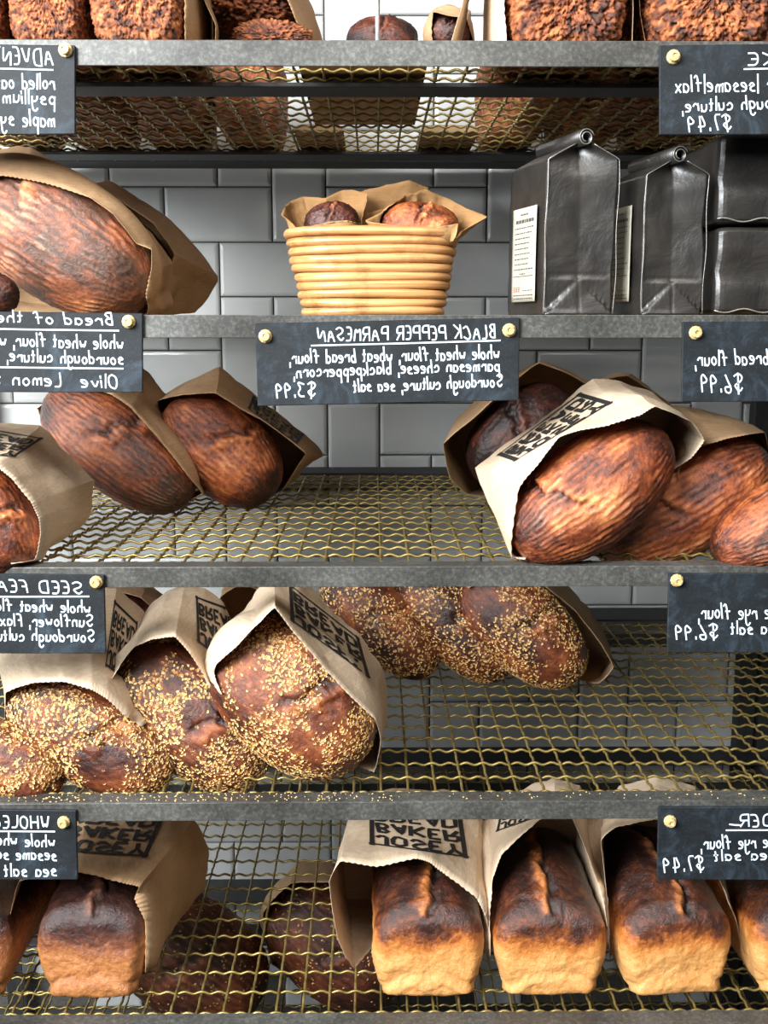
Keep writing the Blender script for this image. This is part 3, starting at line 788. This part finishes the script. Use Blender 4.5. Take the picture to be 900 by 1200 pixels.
bag(b3, [(590, 772, .06, 600, 750, .15), (546, 692, .0, 560, 680, .15), (600, 662, -.03, 610, 650, .15), (640, 688, -.02, 650, 668, .15),
         (675, 716, 0, 680, 700, .13), (705, 755, .0, 707, 735, .13), (719, 782, -.01, 716, 768, .13), (702, 800, .0, 700, 785, .13), (660, 807, .04, 660, 790, .13)],
    'brown paper bag behind the back row of seeded loaves, over the empty wire shelf', 'kraft', seed=63, group=BG)
b2 = batard(532, 732, 86, 42, -44, 3, 'seeded loaf in the middle of the back row of three', 'seedcrust', seed=65, seeds=8000, ridge=.1, group=SG, Y=b3.Y+.03)
b1 = batard(445, 728, 86, 42, -44, 3, 'seeded loaf leftmost of the back row, beside the large logo bag', 'seedcrust', seed=67, seeds=8000, ridge=.1, group=SG, Y=b3.Y+.02)
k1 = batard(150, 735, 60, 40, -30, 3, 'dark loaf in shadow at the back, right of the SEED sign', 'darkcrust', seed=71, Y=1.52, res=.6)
bag(k1, [(100, 760, .04, 110, 750, .12), (100, 710, -.03, 110, 700, .12), (125, 692, -.05, 135, 680, .12), (165, 700, -.05, 175, 682, .12), (205, 740, -.04, 210, 720, .12), (215, 775, .04, 215, 760, .12), (150, 790, .06, 150, 780, .12)],
    'brown paper bag in shadow at the back, right of the SEED sign', 'kraft', seed=73, group=BG)
bag(None, [(255, 770, 0, 255, 770, .12), (258, 700, 0, 262, 690, .12), (285, 684, 0, 290, 680, .12), (318, 700, 0, 316, 690, .12), (320, 770, 0, 318, 770, .12)],
    'brown paper bag squeezed at the back between the two tallest logo bags', 'kraft', seed=75, Y=1.50, group=BG, floor=False)

# ================================================================== shelf 5 (lowest rail in view): tin loaves
PG = 'pale tin loaves in a row'
p1 = pan_loaf(437, 568, 1.128, .215, 92, 4, 'pale tin loaf with a scorched top, leftmost of the row at the bottom right', seed=81, group=PG, dome=.42)
bag(p1, [(445, 1172, .02, 450, 1130, .12), (405, 1122, -.06, 420, 1090, .12), (392, 1087, -.08, 405, 1050, .12), (385, 1033, -.09, 400, 1000, .12),
         (399, 1009, -.09, 411, 940, .10), (441, 1015, -.09, 440, 925, .10), (488, 1006, -.09, 490, 925, .10), (505, 1011, -.09, 520, 925, .10),
         (523, 1025, -.09, 545, 932, .10), (558, 1052, -.09, 562, 945, .10), (571, 1076, -.08, 568, 965, .10), (574, 1120, -.04, 572, 1020, .12), (571, 1176, .02, 565, 1100, .12), (505, 1188, .1, 505, 1150, .13)],
    'wide open pale paper bag with the box logo over the first pale tin loaf', 'kraft_pale', seed=83, group=BG, logo=((433, 990), (548, 1006), (540, 952), (433, 945)))
p2 = pan_loaf(579, 712, 1.128, .235, 90, 4, 'pale tin loaf in the middle of three whole ones, its split running straight back', seed=85, group=PG, dome=.5)
bag(p2, [(577, 1172, .03, 585, 1130, .12), (574, 1080, -.07, 580, 1040, .12), (577, 1030, -.085, 571, 965, .10), (588, 1000, -.09, 575, 940, .10),
         (630, 962, -.09, 620, 920, .10), (650, 950, -.09, 650, 910, .10), (670, 958, -.09, 680, 920, .10), (690, 1003, -.085, 688, 960, .10),
         (707, 1055, -.07, 700, 1000, .10), (714, 1100, -.06, 708, 1060, .10), (716, 1172, .02, 705, 1120, .12), (645, 1188, .1, 645, 1150, .13)],
    'pale paper bag drawn up around the middle tin loaf', 'kraft_pale', seed=87, group=BG, logo=((582, 975), (640, 955), (634, 935), (590, 940)))
p3 = pan_loaf(727, 861, 1.128, .23, 92, 4, 'pale tin loaf partly hidden by the sign that ends in DER', seed=89, group=PG, dome=.46, yaw=4)
bag(p3, [(718, 1162, .03, 722, 1130, .12), (712, 1055, -.07, 716, 1030, .12), (704, 985, -.085, 706, 950, .10), (722, 969, -.09, 725, 920, .10),
         (770, 960, -.09, 770, 910, .10), (815, 975, -.09, 815, 920, .10), (845, 1035, -.085, 838, 970, .10), (863, 1078, -.07, 852, 1030, .10),
         (872, 1130, -.05, 862, 1080, .12), (869, 1174, .02, 862, 1130, .12), (790, 1189, .1, 790, 1150, .13)],
    'pale paper bag around the tin loaf under the sign that ends in DER', 'kraft_pale', seed=91, group=BG)
p4 = pan_loaf(882, 1010, 1.128, .23, 92, 4, 'pale tin loaf cut off by the right edge of the photo', seed=93, group=PG, dome=.42, yaw=3)
dl = pan_loaf(43, 168, 1.128, .20, 98, 4, 'dark brown tin loaf standing under the WHOLE sign', 'darktin', seed=95, dome=.34, dark=-.05)
bag(dl, [(14, 1180, .0, 60, 1150, .14), (17, 1110, -.05, 40, 1080, .16), (12, 1075, -.07, 40, 1000, .16), (22, 1032, -.08, 60, 960, .16),
         (91, 1022, -.09, 105, 935, .14), (140, 1034, -.09, 175, 940, .14), (163, 1039, -.08, 228, 960, .14), (158, 1053, -.07, 245, 990, .15),
         (171, 1081, -.06, 242, 1040, .15), (171, 1150, -.04, 215, 1092, .13), (167, 1174, .0, 180, 1140, .12), (90, 1190, .1, 110, 1160, .14)],
    'kraft paper bag with a broad orange side around the dark tin loaf', 'kraft', seed=97, group=BG, logo=((60, 998), (172, 1005), (196, 950), (85, 945)))
dl2 = pan_loaf(-120, 14, 1.128, .20, 96, 4, 'dark tin loaf mostly outside the left edge beside the dark loaf', 'darktin', seed=99, dome=.34)
# shelf below, seen through the wire
u1 = batard(222, 1120, 100, 66, -35, 5, 'seeded loaf lying on the shelf below, seen through the lowest wire mesh', 'seedcrust', seed=101, seeds=1500, group=SG)
u2 = batard(392, 1105, 92, 60, -40, 5, 'second seeded loaf lying on the shelf below, right of the other under the wire', 'seedcrust', seed=103, seeds=1400, group=SG)
bag(u2, [(318, 1130, .05, 340, 1100, .16), (308, 1070, -.04, 330, 1035, .16), (340, 1035, -.06, 350, 1010, .16), (395, 1035, -.06, 390, 1010, .16), (450, 1090, -.05, 440, 1050, .16), (470, 1140, .04, 450, 1100, .16), (390, 1170, .06, 390, 1130, .16)],
    'paper bag on the shelf below, seen through the lowest wire mesh', 'kraft', seed=105, group=BG)
u3 = batard(620, 1010, 110, 60, -20, 5, 'dark loaf at the back of the shelf below, under the pale tin loaves', 'darkcrust', seed=107, res=.6)

# ================================================================== shelf 2: big loaf, basket, coffee
bl = batard(72, 281, 120, 72, -33, 1, 'huge floury loaf with fine ridges at the left of the second shelf', seed=111, Y=1.19, bright=-.02, score=-.25, sslope=-.5, ridge=1.6, flour=.12)
bag(bl, [(172, 368, .0, 200, 362, .12), (172, 345, -.03, 200, 340, .14), (178, 315, -.04, 205, 310, .14), (178, 293, -.05, 182, 276, .1),
         (160, 285, -.055, 165, 262, .1), (147, 268, -.06, 150, 247, .1), (133, 250, -.06, 138, 237, .1), (107, 232, -.06, 105, 214, .1),
         (67, 218, -.06, 68, 194, .1), (33, 210, -.06, 36, 173, .1), (0, 205, -.06, 12, 172, .1), (-60, 215, -.05, -50, 180, .1),
         (-90, 300, 0, -80, 260, .12), (-20, 372, .06, -10, 350, .12), (80, 374, .08, 90, 360, .12)],
    'kraft paper bag around the huge floury loaf, its top edge curling over', 'kraft', seed=113, group=BG)
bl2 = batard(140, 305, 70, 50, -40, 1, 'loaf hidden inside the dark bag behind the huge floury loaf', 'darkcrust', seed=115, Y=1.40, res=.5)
bag(bl2, [(172, 371, .0, 230, 368, .05), (190, 330, -.03, 250, 336, .06), (205, 298, -.04, 257, 324, .06), (180, 262, -.05, 203, 257, .06),
          (140, 234, -.05, 165, 232, .06), (106, 215, -.04, 126, 209, .06), (60, 230, 0, 100, 225, .06), (60, 300, .06, 100, 300, .08), (100, 373, .06, 150, 369, .08)],
    'dark folded paper bag leaning against the tiles beside the huge floury loaf', 'kraft', seed=117, group=BG)
bl3 = batard(-12, 343, 34, 24, -10, 1, 'small dark loaf under the huge floury loaf at the left edge', 'darkcrust', seed=119, Y=1.13, res=.6)

# cane basket
BY = 1.27
zb = SHZ[1]+.001
def bx_(px, py): return P(px, py, BY)
bl_, br_ = bx_(354, 360), bx_(521, 360); tl_, tr_ = bx_(333, 262), bx_(537, 262)
bcx = (bl_.x+br_.x)/2
basket = empty('cane_basket', (bcx, BY, zb), 'oval basket of pale coiled cane standing at the centre of the second shelf', 'basket')
NC = 10; ztop = P(436, 262, BY-.09).z; rc = (ztop-zb)/NC/2
for i in range(NC):
    t = i/(NC-1); A = (br_.x-bl_.x)/2*(1-t)+(tr_.x-tl_.x)/2*t-rc; B = A*.62
    cxx = (tl_.x+tr_.x)/2*t+bcx*(1-t)-bcx; z = rc+i*2*rc; m = MB(); rnd = random.Random(i)
    ph = rnd.random()*6
    pts = []
    for kk in range(72):
        an = 2*math.pi*kk/72; ca, sa = math.cos(an), math.sin(an); r = (abs(ca)**2.7+abs(sa)**2.7)**(-1/2.7)
        j = .0006*math.sin(an*3+ph)
        pts.append((cxx+(A+j)*ca*r, (B+j)*sa*r, z+.0009*math.sin(an*2+ph*2)))
    m.tube(pts, [rc*1.10*(1+.03*math.sin(kk*.9+ph)) for kk in range(72)], 12, True)
    m.obj('cane_coil', MT['cane'], basket, True)
m = MB(); A = (br_.x-bl_.x)/2-rc; vs = [(A*.97*math.cos(2*math.pi*k/48), A*.6*math.sin(2*math.pi*k/48), y) for y in (.002, .006) for k in range(48)]
m.add(vs, [tuple(range(47, -1, -1)), tuple(range(48, 96))]+[(k, (k+1) % 48, 48+(k+1) % 48, 48+k) for k in range(48)]); m.obj('base', MT['cane'], basket)
g1 = batard(389, 262, 32, 24, 5, 1, 'dark small loaf in the left of the cane basket', 'darkcrust', seed=121, Y=BY-.01, res=.7, bright=.05, name='small_loaf')
g2 = batard(492, 266, 46, 28, -3, 1, 'orange brown cheesy loaf in the right of the cane basket', 'batard', seed=123, Y=BY-.02, res=.8, bright=.22, ridge=0, name='small_loaf')
def crumple(L, pts, label, seed):
    return bag(L, pts, label, 'baking', seed=seed, name='baking_paper', cat='paper', zig=0, wr=.008, rings=14, cap=False, floor=False, k=12, nf=2.6)
crumple(g1, [(352, 268, -.01, 362, 285, -.005), (328, 252, -.01, 352, 284, .0), (338, 236, .02, 352, 284, .02), (355, 230, .03, 366, 284, .03), (382, 231, .02, 390, 284, .03),
             (402, 222, .03, 402, 284, .03), (432, 226, .02, 420, 284, .02), (424, 262, -.005, 420, 285, .0), (405, 258, -.025, 405, 285, -.015), (370, 264, -.025, 380, 285, -.015)],
        'crumpled brown paper around the dark loaf in the basket', 131)
crumple(g2, [(444, 262, -.03, 450, 285, -.02), (428, 258, -.02, 440, 285, -.01), (452, 245, -.01, 440, 285, .0), (474, 228, .01, 460, 284, .03), (500, 222, .02, 490, 284, .04), (520, 230, .03, 515, 284, .04),
             (548, 244, .02, 528, 284, .03), (572, 254, .0, 530, 284, .01), (548, 268, -.015, 526, 285, -.005), (534, 280, -.025, 522, 285, -.012), (538, 262, -.025, 515, 285, -.02), (500, 270, -.03, 490, 285, -.02)],
        'crumpled brown paper flaring over the right rim of the basket', 133)
crumple(None, [(396, 240, .0, 400, 284, .0), (430, 225, .02, 430, 284, .02), (478, 214, .03, 470, 284, .03), (500, 222, .04, 490, 284, .035), (470, 240, .02, 465, 284, .02), (430, 250, .0, 430, 285, .0)],
        'twist of brown paper standing in the middle of the basket', 135) if False else None
bag(None, [(396, 240, .0, 405, 284, .0), (428, 222, .015, 430, 284, .02), (478, 212, .03, 472, 284, .03), (503, 220, .045, 492, 284, .04), (470, 238, .02, 465, 284, .02), (432, 250, .0, 432, 285, .0)],
    'twist of brown paper standing in the middle of the basket', 'baking', seed=135, name='baking_paper', cat='paper', zig=0, wr=.008, rings=14, cap=False, floor=False, k=12, nf=2.6, Y=BY+.015)

# black coffee bags
def coffee(fl, fr, bl, H, slant, label, lab, seed):
    """fl/fr/bl = floor points of the bag: front-left, front-right, back-left; the label is on the left face"""
    z = SHZ[1]+.001
    ex = Vector((fr.x-fl.x, fr.y-fl.y, 0)); ey = Vector((bl.x-fl.x, bl.y-fl.y, 0)); o = Vector((fl.x, fl.y, z))
    root = empty('coffee_bag', o+ex*.5+ey*.5, label, 'coffee bag', 'upright black coffee bags'); b0 = root.location.copy()
    def S(u_, v_, h):
        """u across the front, v to the back, h height 0..1.25; body narrows to a ridge above 1"""
        t = max(0, h-1)/.2; t = min(t, 1); uu = .5+(u_-.5)*(1-t*.86); vv = .5+(v_-.5)*(1+.04*t)
        bw = .012*math.sin(math.pi*min(h, 1)); uu += (u_-.5)*bw
        return o+ex*uu+ey*vv+Vector((slant*h, 0, H*(h if h < 1 else 1+(h-1)*.52)))-b0
    nu_, nv_ = 40, 18
    ring = [(k/nu_, 0) for k in range(nu_)]+[(1, k/nv_) for k in range(nv_)]+[(1-k/nu_, 1) for k in range(nu_)]+[(0, 1-k/nv_) for k in range(nv_)]
    hs = [0, .012]+[.03+i*.97/52 for i in range(53)]+[1.05, 1.1, 1.15, 1.2]
    V = []; N = len(ring)
    for h in hs:
        for (a_, b_) in ring:
            p = S(a_, b_, h)
            edge = min(a_, 1-a_)
            if b_ == 0 and 0 < a_ < 1:
                # front gusset: centre crease, block-bottom folds
                cr = -.004*(1-abs(a_-.5)*2)*(h > .25)
                tri = .24-abs(a_-.5)*.46
                if h < tri: cr += .005*(1-h/.24)
                cr -= .0013*math.exp(-((h-tri)/.012)**2)+.0008*math.exp(-((h-.25)/.010)**2)*(abs(a_-.5) < .45)+.0008*math.exp(-((a_-.5)/.02)**2)*(h < .24)
                p = p+ey.normalized()*(-cr*1.0 if h > 1.0 else -cr)+ey.normalized()*(.012*max(0, h-.9)/.3*(1-abs(a_-.5)*2))
            q = np.array([[p.x, p.y, p.z]])
            d = (fbm(q*22+seed, seed, 3)[0]-.5)*.006
            ctr = S(.5, .5, h); dr = (p-ctr); dr.z = 0
            V.append(p+dr.normalized()*d*(1 if h > .02 else 0))
    fs = [(r*N+i, r*N+(i+1) % N, (r+1)*N+(i+1) % N, (r+1)*N+i) for r in range(len(hs)-1) for i in range(N)]
    fs.append(tuple(range(N-1, -1, -1))); fs.append(tuple((len(hs)-1)*N+i for i in range(N)))
    m = MB(); m.add(V, fs); body = m.obj('pouch', MT['foil'], root, True)
    # rolled top with its tin tie, running front to back
    rt = S(.5, 0, 1.2); rb = S(.5, 1, 1.2); up = Vector((0, 0, 1)); ax = (rb-rt).normalized(); sd = ax.cross(up).normalized()
    sp = []
    for q in range(34):
        an = q/33*2*math.pi*1.7+math.pi*.1; rad = .0085*(1-q/33*.55); sp.append((math.cos(an)*rad, math.sin(an)*rad))
    vs = []
    for e_ in (rt-ax*.004, rb+ax*.004):
        for a_, b_ in sp: vs.append(e_+sd*a_+up*(b_+.004))
    n = len(sp); mm = MB(); mm.add(vs, [(i, i+1, n+i+1, n+i) for i in range(n-1)])
    ro = mm.obj('rolled_top', MT['foil'], root, True); md = ro.modifiers.new('t', 'SOLIDIFY'); md.thickness = .0012
    mm = MB(); mm.tube([rt-ax*.0045+sd*a_+up*(b_+.004) for a_, b_ in sp], .0006, 5); mm.obj('roll_edge', MT['foil_edge'], root, True)
    # sealed edges of the gusset
    for a_, b_ in ((0, 0), (1, 0)):
        mm = MB(); pts = []
        for i in range(40):
            h = .005+i/39*1.17; p = S(a_, b_, h)+(ex.normalized()*(-1 if a_ == 0 else 1)*.001-ey.normalized()*.0025)
            p = p+ex.normalized()*.0008*math.sin(i*.33+seed)
            pts.append(p)
        mm.tube(pts, .00038, 5); mm.obj('edge_seal', MT['foil_edge'], root, True)
    mm = MB(); mm.tube([S(k/20, 0, .003)-ey.normalized()*.003+Vector((0, 0, .0007*math.sin(k))) for k in range(21)], .0006, 5); mm.obj('bottom_seal', MT['foil_edge'], root, True)
    # label on the left face
    def Lf(v_, h, off): 
        p = S(0, v_, h); return p-ex.normalized()*off
    v0, v1, h0, h1 = lab
    mm = MB(); n = 12
    vs = [Lf(v0+(v1-v0)*i/n, h0+(h1-h0)*j/n, .0042) for j in range(n+1) for i in range(n+1)]
    mm.add(vs, [(j*(n+1)+i, j*(n+1)+i+1, (j+1)*(n+1)+i+1, (j+1)*(n+1)+i) for j in range(n) for i in range(n)])
    lo = mm.obj('label', MT['label'], root, True); tag(lo, 'cream printed label'); md = lo.modifiers.new('t', 'SOLIDIFY'); md.thickness = .0004
    rnd = random.Random(seed); mi = MB()
    def dash(mb, va, vb, hh, th):
        th = th*(2.2 if mb is mi else 1)
        a = v1+(v0-v1)*va; b = v1+(v0-v1)*vb; y = h0+(h1-h0)*hh
        pts = [(a+(b-a)*i/6, y) for i in range(7)]
        mb.add([Lf(x, yy+s_*th, .0049) for s_ in (-1, 1) for x, yy in pts], [(i, i+1, 8+i, 7+i) for i in range(6)])
    # lines of small print made of short word-long marks
    def words(hh, va, vb, th):
        x = va
        while x < vb-.03:
            L_ = min(rnd.uniform(.04, .11), vb-x); dash(mi, x, x+L_, hh, th); x += L_+.025
    words(.93, .35, .65, .0022); words(.86, .15, .9, .005)
    for q in range(9): words(.79-q*.055, .12, rnd.uniform(.7, .92), .0016)
    dash(mi, .08, .92, .275, .001); words(.30, .35, .6, .0016); words(.12, .5, .9, .0012); words(.07, .1, .92, .0016); words(.035, .1, .92, .0016)
    mi.obj('small_print', MT['grey_ink'], lo)
    mr_ = MB()
    for q in range(3):
        for hh in (.115, .135, .155):
            dash(mr_, .10+q*.10, .10+q*.10+.065, hh, .004)
    mr_.obj('red_mark', MT['red'], lo)
    return root
Hb = P(436, 188, 1.14).z-SHZ[1]
coffee(P(637, 369, 1.135), P(716, 369, 1.135), P(596, 369, 1.225), Hb, .001, 'black coffee bag with a rolled top, nearest the basket', (.14, .80, .09, .72), 5)
Hb2 = P(436, 206, 1.14).z-SHZ[1]
coffee(P(751, 369, 1.135), P(820, 369, 1.135), P(708, 369, 1.225), Hb2, .0, 'shorter black coffee bag, second from the basket', (.22, .80, .10, .80), 9)
def lying(x0p, x1p, z0, h, label, seed):
    Yf = 1.14; a = P(x0p, 369, Yf).x; b = P(x1p, 369, Yf).x; dpt = .15
    bm = bmesh.new(); bmesh.ops.create_cube(bm, size=1)
    bmesh.ops.bevel(bm, geom=bm.edges[:], offset=.09, segments=4, affect='EDGES', profile=.6)
    bmesh.ops.subdivide_edges(bm, edges=bm.edges[:], cuts=5, use_grid_fill=True)
    co = np.array([v.co for v in bm.verts]); d = fbm(co*3+seed, seed, 3)-.5; d2 = np.abs(fbm(co*6+seed, seed+3, 2)-.5)
    for i, v in enumerate(bm.verts):
        x, y, zz = co[i]
        crease = -.05*math.exp(-((zz-.02-.08*x)/.05)**2)*(y < 0)
        f_ = 1+d[i]*.06-d2[i]*.04
        v.co = ((b-a)*x*f_, dpt*(y*f_-crease), h*(zz*(1+(d[i])*.04)+.5))
    zmn = min(v.co.z for v in bm.verts)
    for v in bm.verts: v.co.z -= zmn
    me = bpy.data.meshes.new('coffee_bag'); bm.to_mesh(me); bm.free()
    o = link('coffee_bag', me, MT['foil'], None, True, ((a+b)/2, Yf+dpt/2, z0)); tag(o, label, 'coffee bag', 'stacked black coffee bags')
    mm = MB(); e = [((b-a)*(-.49+.98*k/24), -dpt*.5-.001, .004+.002*math.sin(k*.8+seed)) for k in range(25)]
    mm.tube(e, .0008, 5); mm.obj('edge_seal', MT['foil_edge'], o, True)
    return o
za = SHZ[1]+.001; hh = (P(436, 262, 1.14).z-za)
lying(835, 975, za, hh*.97, 'lower black coffee bag of the stack at the right end of the second shelf', 3)
lying(833, 980, za+hh, hh*.97, 'upper black coffee bag of the stack, close under the top shelf at the right', 7)

# ================================================================== top shelf: crumbly loaves
RG = 'crumbly loaves on the top shelf'
r0 = pan_loaf(-120, 0, 1.115, .2, 130, 0, 'crumbly loaf cut off at the top left corner', 'rye', seed=141, crumb=1, group=RG, name='crumbly_loaf', dome=.1, bulge=.0, res=1.7)
r1 = pan_loaf(6, 97, 1.118, .2, 130, 0, 'crumbly oat loaf above the rolled oat sign', 'rye', seed=143, crumb=1, group=RG, name='crumbly_loaf', dome=.1, bulge=.0, res=1.7)
r2 = pan_loaf(101, 215, 1.115, .2, 130, 0, 'crumbly oat loaf with kraft paper along its right side', 'rye', seed=145, crumb=1, group=RG, name='crumbly_loaf', dome=.1, bulge=.0, res=1.7)
r3 = pan_loaf(594, 739, 1.115, .2, 130, 0, 'wide crumbly loaf with a tan paper bag along its left side', 'rye', seed=147, crumb=1.2, group=RG, name='crumbly_loaf', dome=.1, bulge=.0, res=1.7)
r4 = pan_loaf(762, 915, 1.115, .2, 130, 0, 'crumbly loaf at the top right corner above the sesame and flax sign', 'rye', seed=149, crumb=1.2, group=RG, name='crumbly_loaf', dome=.1, bulge=.0, res=1.7)
r5 = batard(283, 2, 58, 34, -12, 0, 'crumbly brown loaf tilted in its bag behind the top rail', 'rye', Y=1.30, seed=151, ridge=0, score=2, name='crumbly_loaf')
r6 = batard(320, 44, 44, 17, -2, 0, 'small crumbly loaf end low in the bag at the top left', 'rye', Y=1.22, seed=153, ridge=0, score=2, name='crumbly_loaf', res=.7)
r7 = batard(448, 48, 42, 26, 0, 0, 'dark loaf end resting alone behind the thin rod', 'darkcrust', Y=1.62, seed=155, ridge=.5, res=.7)
r8 = batard(525, 38, 26, 26, -30, 0, 'dark loaf end in the bag left of the wide crumbly loaf', 'darkcrust', Y=1.45, seed=157, ridge=.5, res=.7)
bag(r2, [(218, 60, -.09, 222, 55, .05), (216, 0, -.085, 222, 0, .05), (214, -90, -.08, 220, -95, .05), (232, -95, -.06, 236, -95, .05), (236, -10, -.06, 242, -10, .05), (253, 30, -.06, 256, 30, .05), (251, 62, -.06, 254, 60, .05)],
    'kraft paper bag fold along the right side of the second crumbly oat loaf', 'kraft', seed=161, cap=False, group=BG)
bag(r5, [(238, 60, .0, 250, 50, .12), (228, -30, -.03, 240, -40, .12), (300, -60, -.05, 310, -60, .12), (332, -10, -.05, 350, -30, .12), (345, 20, -.05, 362, -5, .12), (358, 50, -.04, 380, 50, .12), (300, 70, .05, 310, 60, .12)],
    'kraft paper bag with a slanted right edge around the tilted crumbly loaf', 'kraft', seed=163, group=BG, avoid=[r6])
bag(r3, [(592, 60, -.09, 596, 55, .05), (591, 0, -.09, 596, 0, .05), (588, -90, -.09, 590, -95, .05), (552, -90, -.06, 566, -95, .05), (543, 0, -.06, 550, 0, .05), (527, 62, -.06, 540, 60, .05)],
    'tan paper bag wall standing left of the wide crumbly loaf', 'kraft_pale', seed=165, cap=False, group=BG)
bag(r3, [(741, 60, -.09, 738, 55, .05), (742, 10, -.09, 739, 5, .05), (740, -60, -.08, 738, -65, .05), (748, -40, -.07, 745, -45, .05), (750, 15, -.07, 748, 10, .05), (758, 60, -.07, 754, 58, .05)],
    'narrow brown paper edge between the two crumbly loaves at the top right', 'kraft', seed=167, cap=False, group=BG)
bag(r8, [(508, 60, .0, 515, 55, .1), (507, 14, -.04, 515, 8, .1), (525, 18, -.05, 530, 8, .1), (548, 22, -.04, 552, 12, .1), (556, 60, .02, 556, 55, .1)],
    'small brown paper bag behind the tan bag at the top centre', 'kraft', seed=169, group=BG)
m = MB(); bpt = PZ(443, 58, SHZ[0]) if False else P(442.5, 46, 1.16)
m.tube([(bpt.x, bpt.y, SHZ[0]+.001), (bpt.x-.0005, bpt.y, SHZ[0]+.05), (bpt.x-.001, bpt.y, SHZ[0]+.22)], .0021, 10)
m.add([(bpt.x+.012*math.cos(2*math.pi*k/16), bpt.y+.012*math.sin(2*math.pi*k/16), SHZ[0]+z_) for z_ in (.0005, .0025) for k in range(16)],
      [tuple(range(15, -1, -1)), tuple(range(16, 32))]+[(k, (k+1) % 16, 16+(k+1) % 16, 16+k) for k in range(16)])
rod = m.obj('metal_rod', MT['rod'], None, True, Vector((bpt.x, bpt.y, SHZ[0])))
tag(rod, 'thin pale metal rod standing upright on the top shelf', 'rod')

# rear rows of the top shelf, seen from below through the wire
for row, (Yr, ln, spans) in enumerate(((1.36, .2, ((-80, 20), (28, 125), (132, 218), (606, 700), (710, 805), (815, 910))),
                                       (1.61, .17, ((-40, 50), (58, 145), (152, 240), (248, 330), (566, 645), (652, 735), (745, 830), (838, 920))))):
    for j, (a_, b_) in enumerate(spans):
        pan_loaf(a_, b_, Yr, ln, 100, 0, 'crumbly loaf in the rear rows of the top shelf, seen from below through the wire', 'rye', seed=201+row*20+j, crumb=1, group='crumbly loaves in the rear of the top shelf', name='crumbly_loaf', dome=.1, bulge=0, res=.4)
def filler_bag(px, Y0, wd, ln, label, seed):  # added low paper filler, hides the bright tiles behind the top wire
    x = P(px, 50, Y0).x; n = 24; vs = []; fs = []
    for side in (0, 1):
        for j in range(n+1):
            for i in range(n+1):
                a_, b_ = i/n-.5, j/n; e = min(i, n-i, j, n-j)
                p = np.array([[a_*wd*20, b_*ln*20, seed+side*3.0]]); h = .0012+(.012*min(1, e/4)+.006*fbm(p, seed, 3)[0]*min(1, e/2))*side
                vs.append((a_*wd, b_*ln, h))
    m_ = (n+1)**2; q = n+1
    for j in range(n):
        for i in range(n):
            k_ = j*q+i; fs.append((k_, k_+q, k_+q+1, k_+1)); fs.append((m_+k_, m_+k_+1, m_+k_+q+1, m_+k_+q))
    rim = [i for i in range(n)]+[n+j*q for j in range(n)]+[n*q+n-i for i in range(n)]+[(n-j)*q for j in range(n)]
    for i in range(len(rim)):
        a_, b_ = rim[i], rim[(i+1) % len(rim)]; fs.append((a_, b_, m_+b_, m_+a_))
    mb = MB(); mb.add(vs, fs); o = mb.obj('paper_bag', MT['kraft'], None, True); o.location = (x, Y0, SHZ[0]+.001); tag(o, label, 'paper bag', BG)
filler_bag(425, 1.19, .135, .34, 'flat paper filler added to darken the top wire shelf behind the thin rod', 3)
filler_bag(372, 1.57, .07, .22, 'flat paper filler added to darken the very back of the top wire shelf', 7)
filler_bag(528, 1.58, .085, .21, 'flat paper filler added to darken the wire behind the wide crumbly loaf', 9)
# seeds shed on the fourth rail
rs = np.random.RandomState(5); V = []; Fc = []
for q in range(230):
    x = P(rs.rand()*900, 934, D0+.01).x if rs.rand() < .35 else P(20+rs.rand()*440, 934, D0+.01).x
    c = Vector((x, D0+.003+rs.rand()*.021, SHZ[3]+.0002)); a_ = rs.rand()*6.28; t2 = Vector((math.cos(a_), math.sin(a_), 0)); b2 = Vector((-t2.y, t2.x, 0)); L_ = .0006+.0009*rs.rand(); o0 = len(V)
    V += [c+Vector((0, 0, .0008)), c+t2*L_, c+t2*L_*.3+b2*L_*.6, c-t2*L_*.7+b2*L_*.5, c-t2*L_, c-t2*L_*.7-b2*L_*.5, c+t2*L_*.3-b2*L_*.6]
    Fc += [(o0, o0+1+k_, o0+1+(k_+1) % 6) for k_ in range(6)]
mb = MB(); mb.add(V, Fc); tag(mb.obj('fallen_seeds', MT['seed'], None, True), 'pale seeds and crumbs scattered along the fourth rail', 'crumbs', None, 'stuff')
